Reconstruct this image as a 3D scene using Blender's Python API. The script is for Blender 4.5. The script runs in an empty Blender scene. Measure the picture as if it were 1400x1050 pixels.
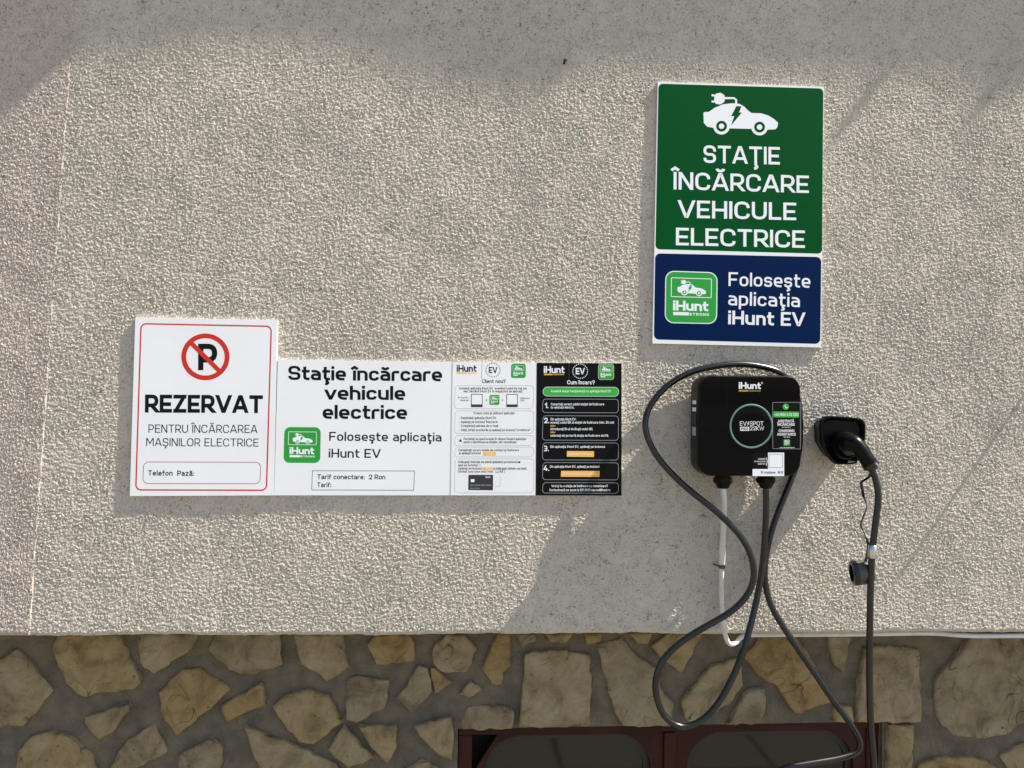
import bpy, bmesh, math, random
import numpy as np
from mathutils import Vector, Matrix
random.seed(7)
scene = bpy.context.scene
C = scene.collection

# ------------------------------------------------------------------ camera
FPX = 1050.0                      # focal length in pixels of the 1400 px wide photograph
CAM_D, CAM_Z = 1.68, 1.38         # metres in front of the wall, height above the ground
PITCH, YAW, ROLL = [math.radians(a) for a in (0.771, 3.990, 0.760)]
fw = Vector((math.sin(YAW)*math.cos(PITCH), math.cos(YAW)*math.cos(PITCH), math.sin(PITCH)))
rt0 = Vector((math.cos(YAW), -math.sin(YAW), 0)); up0 = rt0.cross(fw)
RT = math.cos(ROLL)*rt0 + math.sin(ROLL)*up0
UP = -math.sin(ROLL)*rt0 + math.cos(ROLL)*up0
cam = bpy.data.cameras.new('camera'); cam_o = bpy.data.objects.new('camera', cam); C.objects.link(cam_o)
cam.lens = FPX/1400*36; cam.sensor_width = 36; cam.clip_start = .02; cam.clip_end = 500
cam_o.matrix_world = Matrix(((RT.x, UP.x, -fw.x, 0), (RT.y, UP.y, -fw.y, -CAM_D), (RT.z, UP.z, -fw.z, CAM_Z), (0, 0, 0, 1)))
scene.camera = cam_o

# ------------------------------------------------------------------ daylight
SX, SZ = 5.45, 7.2
SUN = Vector((SX, -1.0, SZ))   # towards the sun: it rakes along the wall
SUNN = SUN.normalized()
world = bpy.data.worlds.new('World'); scene.world = world; world.use_nodes = True
nt = world.node_tree
sky = nt.nodes.new('ShaderNodeTexSky'); sky.sky_type = 'NISHITA'; sky.sun_disc = False
sky.sun_elevation = math.asin(SUNN.z); sky.sun_rotation = math.atan2(SUN.x, SUN.y)
sky.air_density = 1.0; sky.dust_density = 1.6; sky.ozone_density = 1.0
bg = nt.nodes['Background']; bg.inputs['Strength'].default_value = 0.075
nt.links.new(sky.outputs['Color'], bg.inputs['Color'])
sun = bpy.data.lights.new('sun', 'SUN'); sun.energy = 5.0; sun.angle = math.radians(0.53); sun.color = (1.0, .95, .86)
sun_o = bpy.data.objects.new('sun', sun); C.objects.link(sun_o)
sun_o.rotation_euler = SUNN.to_track_quat('Z', 'Y').to_euler(); sun_o.location = (8, -3, 9)
vs = scene.view_settings; vs.view_transform = 'Standard'; vs.look = 'None'; vs.gamma = 1; vs.use_curve_mapping = False
vs.exposure = 1.3

# ------------------------------------------------------------------ helpers
def P(px, py, off=0.0):
    """point on the plane `off` metres in front of the wall (negative: behind it) for a place measured in the photograph"""
    d = fw*FPX + RT*(px-700) - UP*(py-525)
    t = (CAM_D-off)/d.y
    return Vector((d.x*t, -off, CAM_Z + d.z*t))
def Z(x0, y0, f):                 # reads places measured on an enlarged detail
    return lambda x, y: (x0 + x/f, y0 + y/f)
def pal(h):                        # sRGB -> linear
    return tuple(((c/255)/12.92 if c/255 < .04045 else ((c/255+.055)/1.055)**2.4) for c in h)

def tagp(o, label=None, cat=None, group=None, kind=None):
    if label: o['label'] = label
    if cat: o['category'] = cat
    if group: o['group'] = group
    if kind: o['kind'] = kind
    return o
def empty(name, loc, label=None, cat=None, group=None, parent=None):
    o = bpy.data.objects.new(name, None); C.objects.link(o); o.location = loc; o.empty_display_size = .05
    if parent: child(o, parent)
    return tagp(o, label, cat, group)
bpy_update = bpy.context.view_layer.update
def wloc(o):
    v = Vector(o.location)
    while o.parent: o = o.parent; v = v + Vector(o.location)
    return v
def child(o, parent):
    o.parent = parent
    o.location = Vector(o.location) - wloc(parent)
def mesh_obj(name, verts, faces, mat, parent=None, smooth=False):
    me = bpy.data.meshes.new(name); me.from_pydata([tuple(v) for v in verts], [], faces); me.validate()
    me.materials.append(mat)
    if smooth: me.polygons.foreach_set('use_smooth', [True]*len(me.polygons))
    o = bpy.data.objects.new(name, me); C.objects.link(o)
    if parent: child(o, parent)
    return o

class MB:
    def __init__(s): s.v = []; s.f = []
    def add(s, vs, fs):
        b = len(s.v); s.v += [Vector(v) for v in vs]; s.f += [tuple(i+b for i in f) for f in fs]
    def box(s, a, b):
        (x0, y0, z0), (x1, y1, z1) = a, b
        s.add([(x0,y0,z0),(x1,y0,z0),(x1,y1,z0),(x0,y1,z0),(x0,y0,z1),(x1,y0,z1),(x1,y1,z1),(x0,y1,z1)],
              [(0,3,2,1),(4,5,6,7),(0,1,5,4),(1,2,6,5),(2,3,7,6),(3,0,4,7)])
    def loops(s, loops, cap0=True, cap1=True):
        n = len(loops[0]); vs = [p for l in loops for p in l]; fs = []
        for k in range(len(loops)-1):
            for i in range(n):
                j = (i+1) % n
                fs.append((k*n+i, k*n+j, (k+1)*n+j, (k+1)*n+i))
        if cap0: fs.append(tuple(reversed(range(n))))
        if cap1: fs.append(tuple((len(loops)-1)*n+i for i in range(n)))
        s.add(vs, fs)
    def tube(s, pts, rad, n=12, caps=True):
        pts = [Vector(p) for p in pts]
        rads = rad if isinstance(rad, (list, tuple)) else [rad]*len(pts)
        t0 = (pts[1]-pts[0]).normalized()
        u = t0.orthogonal().normalized(); lo = []
        for i, p in enumerate(pts):
            t = (pts[min(i+1, len(pts)-1)]-pts[max(i-1, 0)]).normalized()
            u = (u - t*u.dot(t)).normalized(); w = t.cross(u)
            lo.append([p + (u*math.cos(a)+w*math.sin(a))*rads[i] for a in [2*math.pi*k/n for k in range(n)]])
        s.loops(lo, caps, caps)
    def build(s, name, mat, parent=None, smooth=False):
        o = mesh_obj(name, s.v, s.f, mat, parent, smooth)
        bm = bmesh.new(); bm.from_mesh(o.data); bmesh.ops.recalc_face_normals(bm, faces=bm.faces); bm.to_mesh(o.data); bm.free()
        return o
def sharp(o, ang=35):
    me = o.data
    me.polygons.foreach_set('use_smooth', [True]*len(me.polygons))
    bm = bmesh.new(); bm.from_mesh(me)
    for e in bm.edges:
        if len(e.link_faces) == 2 and e.calc_face_angle(0) > math.radians(ang): e.smooth = False
    bm.to_mesh(me); bm.free()
    return o
def catmull(pts, k=10):
    pts = [Vector(p) for p in pts]; out = []
    for i in range(len(pts)-1):
        p0 = pts[max(i-1, 0)]; p1 = pts[i]; p2 = pts[i+1]; p3 = pts[min(i+2, len(pts)-1)]
        for j in range(k):
            t = j/k
            out.append(.5*((2*p1)+(p2-p0)*t+(2*p0-5*p1+4*p2-p3)*t*t+(3*p1-p0-3*p2+p3)*t**3))
    out.append(pts[-1]); return out
def relax(pts, n):
    for _ in range(n):
        q = [pts[0]]+[(pts[i-1]+pts[i]*2+pts[i+1])/4 for i in range(1, len(pts)-1)]+[pts[-1]]
        pts = q
    return pts

# ------------------------------------------------------------------ materials
def mat(name, col, rough=.5, var=0, vscale=30, bump=0, bscale=200, spec=.5, metal=0, coat=0, col2=None, vcon=(.35, .65)):
    m = bpy.data.materials.new(name); m.use_nodes = True; t = m.node_tree; b = t.nodes['Principled BSDF']
    b.inputs['Base Color'].default_value = (*col, 1); b.inputs['Roughness'].default_value = rough
    b.inputs['Specular IOR Level'].default_value = spec; b.inputs['Metallic'].default_value = metal
    b.inputs['Coat Weight'].default_value = coat
    tc = t.nodes.new('ShaderNodeTexCoord')
    if var:
        n = t.nodes.new('ShaderNodeTexNoise'); n.inputs['Scale'].default_value = vscale; n.inputs['Detail'].default_value = 6
        r = t.nodes.new('ShaderNodeValToRGB'); r.color_ramp.elements[0].position = vcon[0]; r.color_ramp.elements[1].position = vcon[1]
        c2 = col2 if col2 else tuple(c*(1-var) for c in col)
        r.color_ramp.elements[0].color = (*c2, 1); r.color_ramp.elements[1].color = (*col, 1)
        t.links.new(tc.outputs['Object'], n.inputs['Vector']); t.links.new(n.outputs['Fac'], r.inputs['Fac'])
        t.links.new(r.outputs['Color'], b.inputs['Base Color'])
    if bump:
        n = t.nodes.new('ShaderNodeTexNoise'); n.inputs['Scale'].default_value = bscale; n.inputs['Detail'].default_value = 4
        bp = t.nodes.new('ShaderNodeBump'); bp.inputs['Distance'].default_value = bump; bp.inputs['Strength'].default_value = 1
        t.links.new(tc.outputs['Object'], n.inputs['Vector']); t.links.new(n.outputs['Fac'], bp.inputs['Height'])
        t.links.new(bp.outputs['Normal'], b.inputs['Normal'])
    return m

def cracks_and_crease_shade(t, vec, scale, width, mscale, col, seed=0.0, lo=.47, hi=.60, dist=.8):
    """broken dark hairlines (crease shade painted into the stucco colour, crack lines on the stones): a contour of one noise, interrupted by another"""
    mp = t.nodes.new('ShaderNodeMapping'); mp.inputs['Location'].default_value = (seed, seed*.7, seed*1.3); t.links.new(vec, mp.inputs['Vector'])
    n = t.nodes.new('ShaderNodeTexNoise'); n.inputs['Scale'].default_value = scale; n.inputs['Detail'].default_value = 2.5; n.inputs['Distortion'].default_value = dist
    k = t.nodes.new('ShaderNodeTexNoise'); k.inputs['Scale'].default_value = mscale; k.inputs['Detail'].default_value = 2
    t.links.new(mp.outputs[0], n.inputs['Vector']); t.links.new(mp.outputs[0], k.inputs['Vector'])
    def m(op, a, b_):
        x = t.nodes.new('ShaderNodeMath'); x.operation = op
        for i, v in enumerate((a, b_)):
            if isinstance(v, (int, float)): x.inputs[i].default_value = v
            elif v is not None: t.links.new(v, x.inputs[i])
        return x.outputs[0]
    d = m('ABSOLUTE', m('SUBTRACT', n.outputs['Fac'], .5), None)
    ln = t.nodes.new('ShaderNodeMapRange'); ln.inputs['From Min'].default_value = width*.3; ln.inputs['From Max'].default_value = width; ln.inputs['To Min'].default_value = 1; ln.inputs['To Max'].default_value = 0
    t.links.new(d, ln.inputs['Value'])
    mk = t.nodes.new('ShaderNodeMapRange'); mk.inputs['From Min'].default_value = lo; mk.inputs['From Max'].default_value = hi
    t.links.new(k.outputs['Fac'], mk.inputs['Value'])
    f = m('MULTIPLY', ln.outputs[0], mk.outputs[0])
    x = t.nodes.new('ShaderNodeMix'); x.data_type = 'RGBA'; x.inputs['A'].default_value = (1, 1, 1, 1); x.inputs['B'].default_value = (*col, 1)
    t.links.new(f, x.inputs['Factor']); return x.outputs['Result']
def stucco_mat(name, base, warm):
    m = bpy.data.materials.new(name); m.use_nodes = True; t = m.node_tree; b = t.nodes['Principled BSDF']
    b.inputs['Roughness'].default_value = .95; b.inputs['Specular IOR Level'].default_value = .15
    tc = t.nodes.new('ShaderNodeTexCoord')
    def noise(s, d=5):
        n = t.nodes.new('ShaderNodeTexNoise'); n.inputs['Scale'].default_value = s; n.inputs['Detail'].default_value = d
        t.links.new(tc.outputs['Object'], n.inputs['Vector']); return n
    def ramp(n, a, b_, ca, cb):
        r = t.nodes.new('ShaderNodeValToRGB'); r.color_ramp.elements[0].position = a; r.color_ramp.elements[1].position = b_
        r.color_ramp.elements[0].color = (*ca, 1); r.color_ramp.elements[1].color = (*cb, 1)
        t.links.new(n.outputs['Fac'], r.inputs['Fac']); return r
    big = ramp(noise(3.0, 7), .33, .66, base, warm)
    fine = ramp(noise(420, 3), .25, .75, (.86, .86, .86), (1.06, 1.06, 1.05))
    mid = ramp(noise(28, 4), .3, .72, (.93, .93, .935), (1.04, 1.035, 1.02))
    def mul(a, c):
        x = t.nodes.new('ShaderNodeMix'); x.data_type = 'RGBA'; x.blend_type = 'MULTIPLY'; x.inputs['Factor'].default_value = 1
        t.links.new(a, x.inputs['A']); t.links.new(c, x.inputs['B']); return x.outputs['Result']
    out = mul(mul(big.outputs['Color'], fine.outputs['Color']), mid.outputs['Color'])
    cr = cracks_and_crease_shade(t, tc.outputs['Object'], 46, .0115, 26, (.34, .32, .30), 0, .42, .50, 1.4); out = mul(out, cr)  # dark hairlines put the shade of plaster creases into the base colour
    cr = cracks_and_crease_shade(t, tc.outputs['Object'], 75, .0125, 40, (.44, .42, .40), 5.3, .42, .50, 1.4); out = mul(out, cr)  # a finer, paler set of the same painted crease shade
    t.links.new(out, b.inputs['Base Color'])
    n1 = noise(270, 5); n1.inputs['Roughness'].default_value = .6
    bp = t.nodes.new('ShaderNodeBump'); bp.inputs['Distance'].default_value = .0022; bp.inputs['Strength'].default_value = .9
    t.links.new(n1.outputs['Fac'], bp.inputs['Height']); t.links.new(bp.outputs['Normal'], b.inputs['Normal'])
    return m
M = {}
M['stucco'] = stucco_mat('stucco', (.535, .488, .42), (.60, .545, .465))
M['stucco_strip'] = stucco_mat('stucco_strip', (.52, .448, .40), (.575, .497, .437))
M['lip'] = mat('stucco_lip', (.36, .34, .31), .9, .2, 60, .0006, 300, .2)
M['mortar'] = mat('mortar', (.17, .142, .102), .92, .3, 26, .006, 120, .2, col2=(.115, .10, .076))
M['white'] = mat('white_board', (.80, .81, .83), .38, .05, 6, spec=.25)
M['edge'] = mat('board_edge', (.74, .74, .73), .6)
M['ink'] = mat('black_ink', (.006, .006, .008), .5, spec=.12)
M['ink_soft'] = mat('charcoal_ink', (.03, .035, .045), .45, spec=.3)
M['red'] = mat('red_ink', pal((196, 44, 30)), .42, spec=.3)
M['darkred'] = mat('thin_red_ink', pal((170, 40, 48)), .42, spec=.3)
M['green'] = mat('dark_green_print', pal((0, 76, 34)), .6, .08, 5, spec=.04)
M['navy'] = mat('navy_print', pal((2, 30, 72)), .6, .08, 5, spec=.04)
M['print_white'] = mat('white_print', (.80, .82, .85), .4, spec=.4)
M['app_green'] = mat('app_green_print', pal((30, 150, 50)), .4, spec=.4)
M['bright_green'] = mat('bright_green_print', pal((50, 165, 60)), .4, spec=.4)
M['teal'] = mat('light_teal_print', pal((90, 180, 150)), .4)
M['black_board'] = mat('black_board', (.0035, .0035, .004), .36, spec=.12)
M['orange'] = mat('amber_print', pal((238, 178, 72)), .4)
M['grey_line'] = mat('grey_print', (.32, .34, .37), .4)
M['card'] = mat('card_print', (.02, .02, .022), .4)
M['gold'] = mat('gold_print', pal((170, 140, 40)), .4)
M['plastic'] = mat('black_plastic', (.0025, .0025, .003), .33, bump=.00004, bscale=900, spec=.15)
M['gloss'] = mat('gloss_black', (.0015, .0015, .0022), .06, spec=.11, coat=.0)
M['rubber'] = mat('black_rubber', (.003, .003, .0032), .27, .2, 60, spec=.6)
M['white_cable'] = mat('white_cable', (.68, .67, .62), .5, .15, 40)
M['ring'] = mat('ring_diffuser', pal((96, 130, 124)), .3)
M['steel'] = mat('steel', (.6, .6, .6), .3, metal=1)
M['grey_plastic'] = mat('worn_grey_plastic', (.075, .075, .07), .45, .4, 60)
M['wood'] = mat('oxblood_wood', pal((58, 24, 16)), .5, .35, 9, .0004, 90, .2, col2=pal((38, 14, 10)))
M['gasket'] = mat('black_gasket', (.012, .011, .01), .5)
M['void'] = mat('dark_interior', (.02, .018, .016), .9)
g = bpy.data.materials.new('window_glass'); g.use_nodes = True; b = g.node_tree.nodes['Principled BSDF']
b.inputs['Base Color'].default_value = (.012, .013, .008, 1); b.inputs['Roughness'].default_value = .06; b.inputs['IOR'].default_value = 1.45
M['glass'] = g
def stone_mat(i):
    rs = random.Random(100+i)
    base = [(.275, .205, .105), (.265, .185, .085), (.275, .215, .125), (.26, .205, .115), (.245, .195, .12)][i % 5]
    m = bpy.data.materials.new('sandstone_%d' % i); m.use_nodes = True; t = m.node_tree; b = t.nodes['Principled BSDF']
    b.inputs['Roughness'].default_value = .88; b.inputs['Specular IOR Level'].default_value = .2
    tc = t.nodes.new('ShaderNodeTexCoord'); mp = t.nodes.new('ShaderNodeMapping'); mp.inputs['Location'].default_value = (i*3.1, i*1.7, 0)
    t.links.new(tc.outputs['Object'], mp.inputs['Vector'])
    n = t.nodes.new('ShaderNodeTexNoise'); n.inputs['Scale'].default_value = 16; n.inputs['Detail'].default_value = 9; n.inputs['Roughness'].default_value = .65; n.inputs['Distortion'].default_value = .6
    t.links.new(mp.outputs[0], n.inputs['Vector'])
    r = t.nodes.new('ShaderNodeValToRGB'); e = r.color_ramp.elements
    e[0].position = .30; e[0].color = (*[c*.50 for c in base], 1)
    e[1].position = .72; e[1].color = (*[min(1, c*k) for c, k in zip(base, (1.3, 1.36, 1.55))], 1)
    x = e.new(.5); x.color = (*base, 1)
    t.links.new(n.outputs['Fac'], r.inputs['Fac'])
    # dark pits
    v = t.nodes.new('ShaderNodeTexNoise'); v.inputs['Scale'].default_value = 85; v.inputs['Detail'].default_value = 2
    t.links.new(mp.outputs[0], v.inputs['Vector'])
    vr = t.nodes.new('ShaderNodeValToRGB'); vr.color_ramp.elements[0].position = .22; vr.color_ramp.elements[0].color = (.35, .32, .28, 1); vr.color_ramp.elements[1].position = .33
    t.links.new(v.outputs['Fac'], vr.inputs['Fac'])
    x = t.nodes.new('ShaderNodeMix'); x.data_type = 'RGBA'; x.blend_type = 'MULTIPLY'; x.inputs['Factor'].default_value = 1
    t.links.new(r.outputs['Color'], x.inputs['A']); t.links.new(vr.outputs['Color'], x.inputs['B']); 
    y = t.nodes.new('ShaderNodeMix'); y.data_type = 'RGBA'; y.blend_type = 'MULTIPLY'; y.inputs['Factor'].default_value = 1
    t.links.new(x.outputs['Result'], y.inputs['A']); t.links.new(cracks_and_crease_shade(t, mp.outputs[0], 8, .006, 11, (.42, .37, .32), 2.0+i, .50, .58, .6), y.inputs['B'])
    t.links.new(y.outputs['Result'], b.inputs['Base Color'])
    n2 = t.nodes.new('ShaderNodeTexNoise'); n2.inputs['Scale'].default_value = 22; n2.inputs['Detail'].default_value = 8; n2.inputs['Distortion'].default_value = 1.2
    t.links.new(mp.outputs[0], n2.inputs['Vector'])
    bp = t.nodes.new('ShaderNodeBump'); bp.inputs['Distance'].default_value = .016; bp.inputs['Strength'].default_value = 1.0
    t.links.new(n2.outputs['Fac'], bp.inputs['Height']); t.links.new(bp.outputs['Normal'], b.inputs['Normal'])
    return m
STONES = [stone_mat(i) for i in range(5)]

# ------------------------------------------------------------------ ground
gm = bpy.data.materials.new('paving'); gm.use_nodes = True; t = gm.node_tree; b = t.nodes['Principled BSDF']; b.inputs['Roughness'].default_value = .9
tc = t.nodes.new('ShaderNodeTexCoord'); br = t.nodes.new('ShaderNodeTexBrick'); br.offset = 0
br.inputs['Color1'].default_value = (.19, .168, .13, 1); br.inputs['Color2'].default_value = (.165, .148, .118, 1); br.inputs['Mortar'].default_value = (.05, .048, .043, 1)
br.inputs['Scale'].default_value = 1; br.inputs['Brick Width'].default_value = .4; br.inputs['Row Height'].default_value = .4; br.inputs['Mortar Size'].default_value = .012
t.links.new(tc.outputs['Object'], br.inputs['Vector']); t.links.new(br.outputs['Color'], b.inputs['Base Color'])
grd = mesh_obj('ground', [(-60, -120, 0), (60, -120, 0), (60, 40, 0), (-60, 40, 0)], [(0, 1, 2, 3)], gm); tagp(grd, kind='structure')

# ------------------------------------------------------------------ house: rough plaster wall over a rubble-stone plinth
RECESS = .11
zb_l, zb_r = P(0, 869).z, P(1400, 864).z
def zbot(x):                                    # the plaster's lower edge is not quite level
    xl, xr = P(0, 869).x, P(1400, 864).x
    return zb_l + (zb_r-zb_l)*(x-xl)/(xr-xl) + .0012*math.sin(x*7.3) + .0008*math.sin(x*19+1) + .0006*math.sin(x*53+2*math.sin(x*31)) + .0005*math.sin(x*127+3*math.sin(x*71)) + .0016*max(0, math.sin(x*9.7+4*math.sin(x*3.1))-.82)/.18
ZB = min(zb_l, zb_r)
house = empty('house', (0, .1, 0), 'house with beige rough plaster wall above a rubble stone plinth', 'house')

ja, jb = P(96, 80), P(40, 862)
def joint(z): return ja.x + (jb.x-ja.x)*(ja.z-z)/(ja.z-jb.z)
X0, X1 = P(-45, 525).x, P(1445, 525).x
ZT = P(700, -35).z
STEP = .0016
rng = np.random.default_rng(11)
def field(nx, nz, lam, band=.45, ax=1.0, ang=0.0, step=STEP):
    """random relief with features of about `lam` metres, drawn out by `ax` along `ang`"""
    g = rng.standard_normal((nz, nx)); F = np.fft.rfft2(g)
    kx = np.fft.rfftfreq(nx, step)[None, :]; kz = np.fft.fftfreq(nz, step)[:, None]
    a = kx*math.cos(ang)+kz*math.sin(ang); c = -kx*math.sin(ang)+kz*math.cos(ang)
    k = np.sqrt((a*ax)**2+c**2)*lam
    filt = np.exp(-((np.log(np.maximum(k, 1e-6)))**2)/(2*band**2))
    out = np.fft.irfft2(F*filt, s=(nz, nx)); return out/out.std()
def low(nx, nz, lam, step=STEP):
    g = rng.standard_normal((nz, nx)); F = np.fft.rfft2(g)
    kx = np.fft.rfftfreq(nx, step)[None, :]; kz = np.fft.fftfreq(nz, step)[:, None]
    out = np.fft.irfft2(F*np.exp(-(kx**2+kz**2)*lam**2), s=(nz, nx)); return out/out.std()
def relief(nx, nz):
    # trowelled rough-cast: little plateaus with creases, swept in different directions
    a = field(nx, nz, .0066, .62, 1.0, 0); b_ = field(nx, nz, .0058, .60, 2.2, .25); c_ = field(nx, nz, .0058, .60, 2.2, 2.2)
    m1 = 1/(1+np.exp(-2.5*low(nx, nz, .07))); m2 = 1/(1+np.exp(-2.0*low(nx, nz, .09)))
    s = a*.6 + (b_*m1 + c_*(1-m1))*.85
    s /= s.std()
    lump = np.tanh(1.6*s)                            # little plateaus and pits with steep sides
    cre = np.minimum(np.abs(s), 1.0)**.6             # creases where the field crosses zero
    amp = .65+.55*m2
    h = amp*(.00050*lump + .00056*cre) + .00032*np.tanh(1.5*field(nx, nz, .012, .6, 1.8, .3)) + .00013*field(nx, nz, .0044, .25) + .0003*low(nx, nz, .16) + .00013*rng.standard_normal((nz, nx))
    s3 = field(nx, nz, .018, .6, 1.5, 1.1); s4 = field(nx, nz, .010, .5)
    mk = np.clip(low(nx, nz, .010)*1.2+.1, 0, 1)
    h -= mk*(.0019*np.exp(-(s3/.13)**2)) + np.clip(1-mk, 0, 1)*.0012*np.exp(-(s4/.10)**2)
    return h - h.mean()
def rough_sheet(name, xa, xb, off, m, parent, foot=True):
    """xa(z), xb(z): side limits; relief stands towards the camera (-y)"""
    w = max(xb(ZT)-xa(ZT), xb(ZB)-xa(ZB)); nx = int(w/STEP)+1; nz = int((ZT-ZB)/STEP)+1
    H = relief(nx, nz)
    s = np.linspace(0, 1, nx)[None, :]; tz = np.linspace(0, 1, nz)[:, None]
    zz0 = ZB + (ZT-ZB)*tz
    A = np.array([[xa(z)] for z in zz0[:, 0]]); B = np.array([[xb(z)] for z in zz0[:, 0]])
    XX = A + (B-A)*s
    zbv = np.vectorize(zbot)(XX[0:1, :])
    ZZ = zbv + (ZT-zbv)*tz
    fade = np.clip((ZZ-zbv)/.006, 0, 1)**.6
    YY = -(off + H*fade - .0035*(1-fade))
    co = np.stack([XX, YY, ZZ+0*XX], -1).reshape(-1, 3)
    # bottom return (rounded lip, then the soffit back to the plinth)
    extra = []; base = nx*nz
    for (dy, dz) in ((.007, -.0022), (.02, -.003), (RECESS+.05, -.002)):
        r_ = np.stack([XX[0], YY[0]*0-off+dy, zbv[0]+dz], -1); extra.append(r_)
    co = np.concatenate([co]+extra)
    i = np.arange(nx-1)[None, :]; j = np.arange(nz-1)[:, None]
    q = np.stack([(j*nx+i), (j*nx+i+1), ((j+1)*nx+i+1), ((j+1)*nx+i)], -1).reshape(-1, 4)
    i = np.arange(nx-1); prev = i
    rows = [q]
    for k in range(3):
        cur = base+k*nx+i
        rows.append(np.stack([cur, cur+1, prev+1, prev], -1)); prev = cur
    q = np.concatenate(rows).astype(np.int32)
    me = bpy.data.meshes.new(name); me.vertices.add(len(co)); me.vertices.foreach_set('co', co.ravel().astype(np.float32))
    me.loops.add(q.size); me.loops.foreach_set('vertex_index', q.ravel())
    me.polygons.add(len(q)); me.polygons.foreach_set('loop_start', np.arange(0, q.size, 4, dtype=np.int32))
    me.update(calc_edges=True); me.materials.append(m)
    o = bpy.data.objects.new(name, me); C.objects.link(o); child(o, parent); return o
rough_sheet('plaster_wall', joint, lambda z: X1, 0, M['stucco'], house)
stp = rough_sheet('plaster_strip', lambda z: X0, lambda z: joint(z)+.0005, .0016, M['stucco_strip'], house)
mb = MB()                                                         # the arris along the joint, facing the sun
lo = [[], [], [], []]
n = 160
for k in range(n+1):
    zb0 = zbot(joint(ZB))+.002; z = zb0 + (ZT-zb0)*k/n; x = joint(z); w = .0009*math.sin(k*.9)+.0006*math.sin(k*2.3)
    for q_, (dx, y) in enumerate(((-.0035, -.0002), (-.0012+w*.9, -.0011+w*.9), (.0006+w*.9, -.0009+w*.6), (.0042, .0025))): lo[q_].append(Vector((x+dx, y, z)))
mb.add([p for l in lo for p in l], [(a*(n+1)+i, (a+1)*(n+1)+i, (a+1)*(n+1)+i+1, a*(n+1)+i+1) for a in range(3) for i in range(n)])
mb.build('corner_bead', M['stucco_strip'], house)
# the wall goes on beyond the close-up relief
HT = 3.95
for nm, a, b_ in (('upper_wall', (-6, .003, ZT), (6, .30, HT)), ('side_wall', (-6, .003, ZB), (X0, .30, ZT)), ('side_wall', (X1, .003, ZB), (6, .30, ZT)), ('backing_wall', (X0, .012, ZB+.01), (X1, .30, ZT))):
    m_ = MB(); m_.box(a, b_); m_.build(nm, M['stucco'], house)
# eave above the picture: its shadow falls across the top of the wall
ZL = P(700, 100).z + SZ*.20
edge_px = [(-700, 190), (-160, 215), (-60, 200), (0, 172), (45, 128), (95, 84), (180, 76), (300, 62), (420, 66), (500, 92), (600, 118), (690, 134), (745, 130), (790, 100), (850, 92), (960, 100), (1060, 102), (1150, 104), (1240, 104), (1305, 108), (1345, 140), (1400, 122), (1460, 100), (1560, 108), (2000, 105), (2500, 105)]
fr = []
for (px, py) in edge_px:
    q = P(px, py); d = (ZL-q.z)/SZ; fr.append((q.x+SX*d, -d))
m_ = MB(); vs_ = [(x, y, ZL) for x, y in fr] + [(x, y+.01, ZL+.05) for x, y in fr] + [(x, .003, ZL) for x, y in fr] + [(x, .003, ZL+.16) for x, y in fr]
k = len(fr); fs = []
for i in range(k-1): fs += [(i, i+1, k+i+1, k+i), (i, 2*k+i, 2*k+i+1, i+1), (k+i, k+i+1, 3*k+i+1, 3*k+i)]
fs += [(0, k, 3*k, 2*k), (k-1, 2*k-1, 4*k-1, 3*k-1)]
m_.add(vs_, fs); m_.build('eave', M['lip'], house)
def rod(px0, px1, rad, name, mb_off=0):
    """a rod square to the wall whose shadow runs between two places on the wall"""
    a, b_ = P(*px0), P(*px1)
    return a, b_
q0, q1 = P(1212, 100), P(1142, 196)
d0 = (ZL-q0.z)/SZ; d1 = d0+(q0.z-q1.z)/SZ; xx = q0.x+SX*d0
m_ = MB(); m_.tube([(xx, -d0+.03, ZL+.006), (xx, -d1, ZL+.006)], .010, 8); m_.build('bracket', M['steel'], house)
q0, q1 = P(1372, 105), P(1322, 172)
d0 = (ZL-q0.z)/SZ; d1 = d0+(q0.z-q1.z)/SZ; xx = q0.x+SX*d0
m_ = MB(); m_.tube([(xx, -d0+.03, ZL+.006), (xx, -d1, ZL+.006)], .012, 8); m_.build('bracket', M['steel'], house)
q0, q1 = P(1500, 395), P(1275, 800)
dl = (q0.z-q1.z)/SZ
m_ = MB(); m_.tube([(q0.x, .0, q0.z), (q0.x+.03, -dl, q0.z)], .0036, 8); m_.build('hook', M['steel'], house)

# ---- plinth
plinth = empty('plinth', (0, RECESS+.02, 0), parent=house)
YM = -(RECESS+.015)          # offset of the mortar face (behind the wall plane)
def pp(px, py): return P(px, py, YM)
wx0, wx1 = pp(626, 1000).x, pp(1206, 1000).x
wzt = (pp(626, 997).z+pp(1206, 986).z)/2; wzb = .18
m_ = MB()
# mortar face as a lightly uneven sheet with the window opening left out
def mort(x0, x1, z0, z1, name='mortar'):
    nx = max(2, int((x1-x0)/.02)); nz = max(2, int((z1-z0)/.02)); vs_ = []; fs = []
    for j in range(nz+1):
        for i in range(nx+1):
            x = x0+(x1-x0)*i/nx; z = z0+(z1-z0)*j/nz
            e = 0 if i in (0, nx) or j in (0, nz) else 1
            y = -YM + e*(.004*math.sin(x*23+3*math.sin(z*17))*math.cos(z*29+x*5)+random.uniform(-.0012, .0012))
            vs_.append((x, y, z))
    for j in range(nz):
        for i in range(nx): fs.append((j*(nx+1)+i, j*(nx+1)+i+1, (j+1)*(nx+1)+i+1, (j+1)*(nx+1)+i))
    return mesh_obj(name, vs_, fs, M['mortar'], plinth, True)
mort(-6, X0, 0, ZB+.01); mort(X0, wx0, 0, ZB+.01); mort(wx0, wx1, wzt, ZB+.01); mort(wx0, wx1, 0, wzb); mort(wx1, X1, 0, ZB+.01); mort(X1, 6, 0, ZB+.01)
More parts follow.
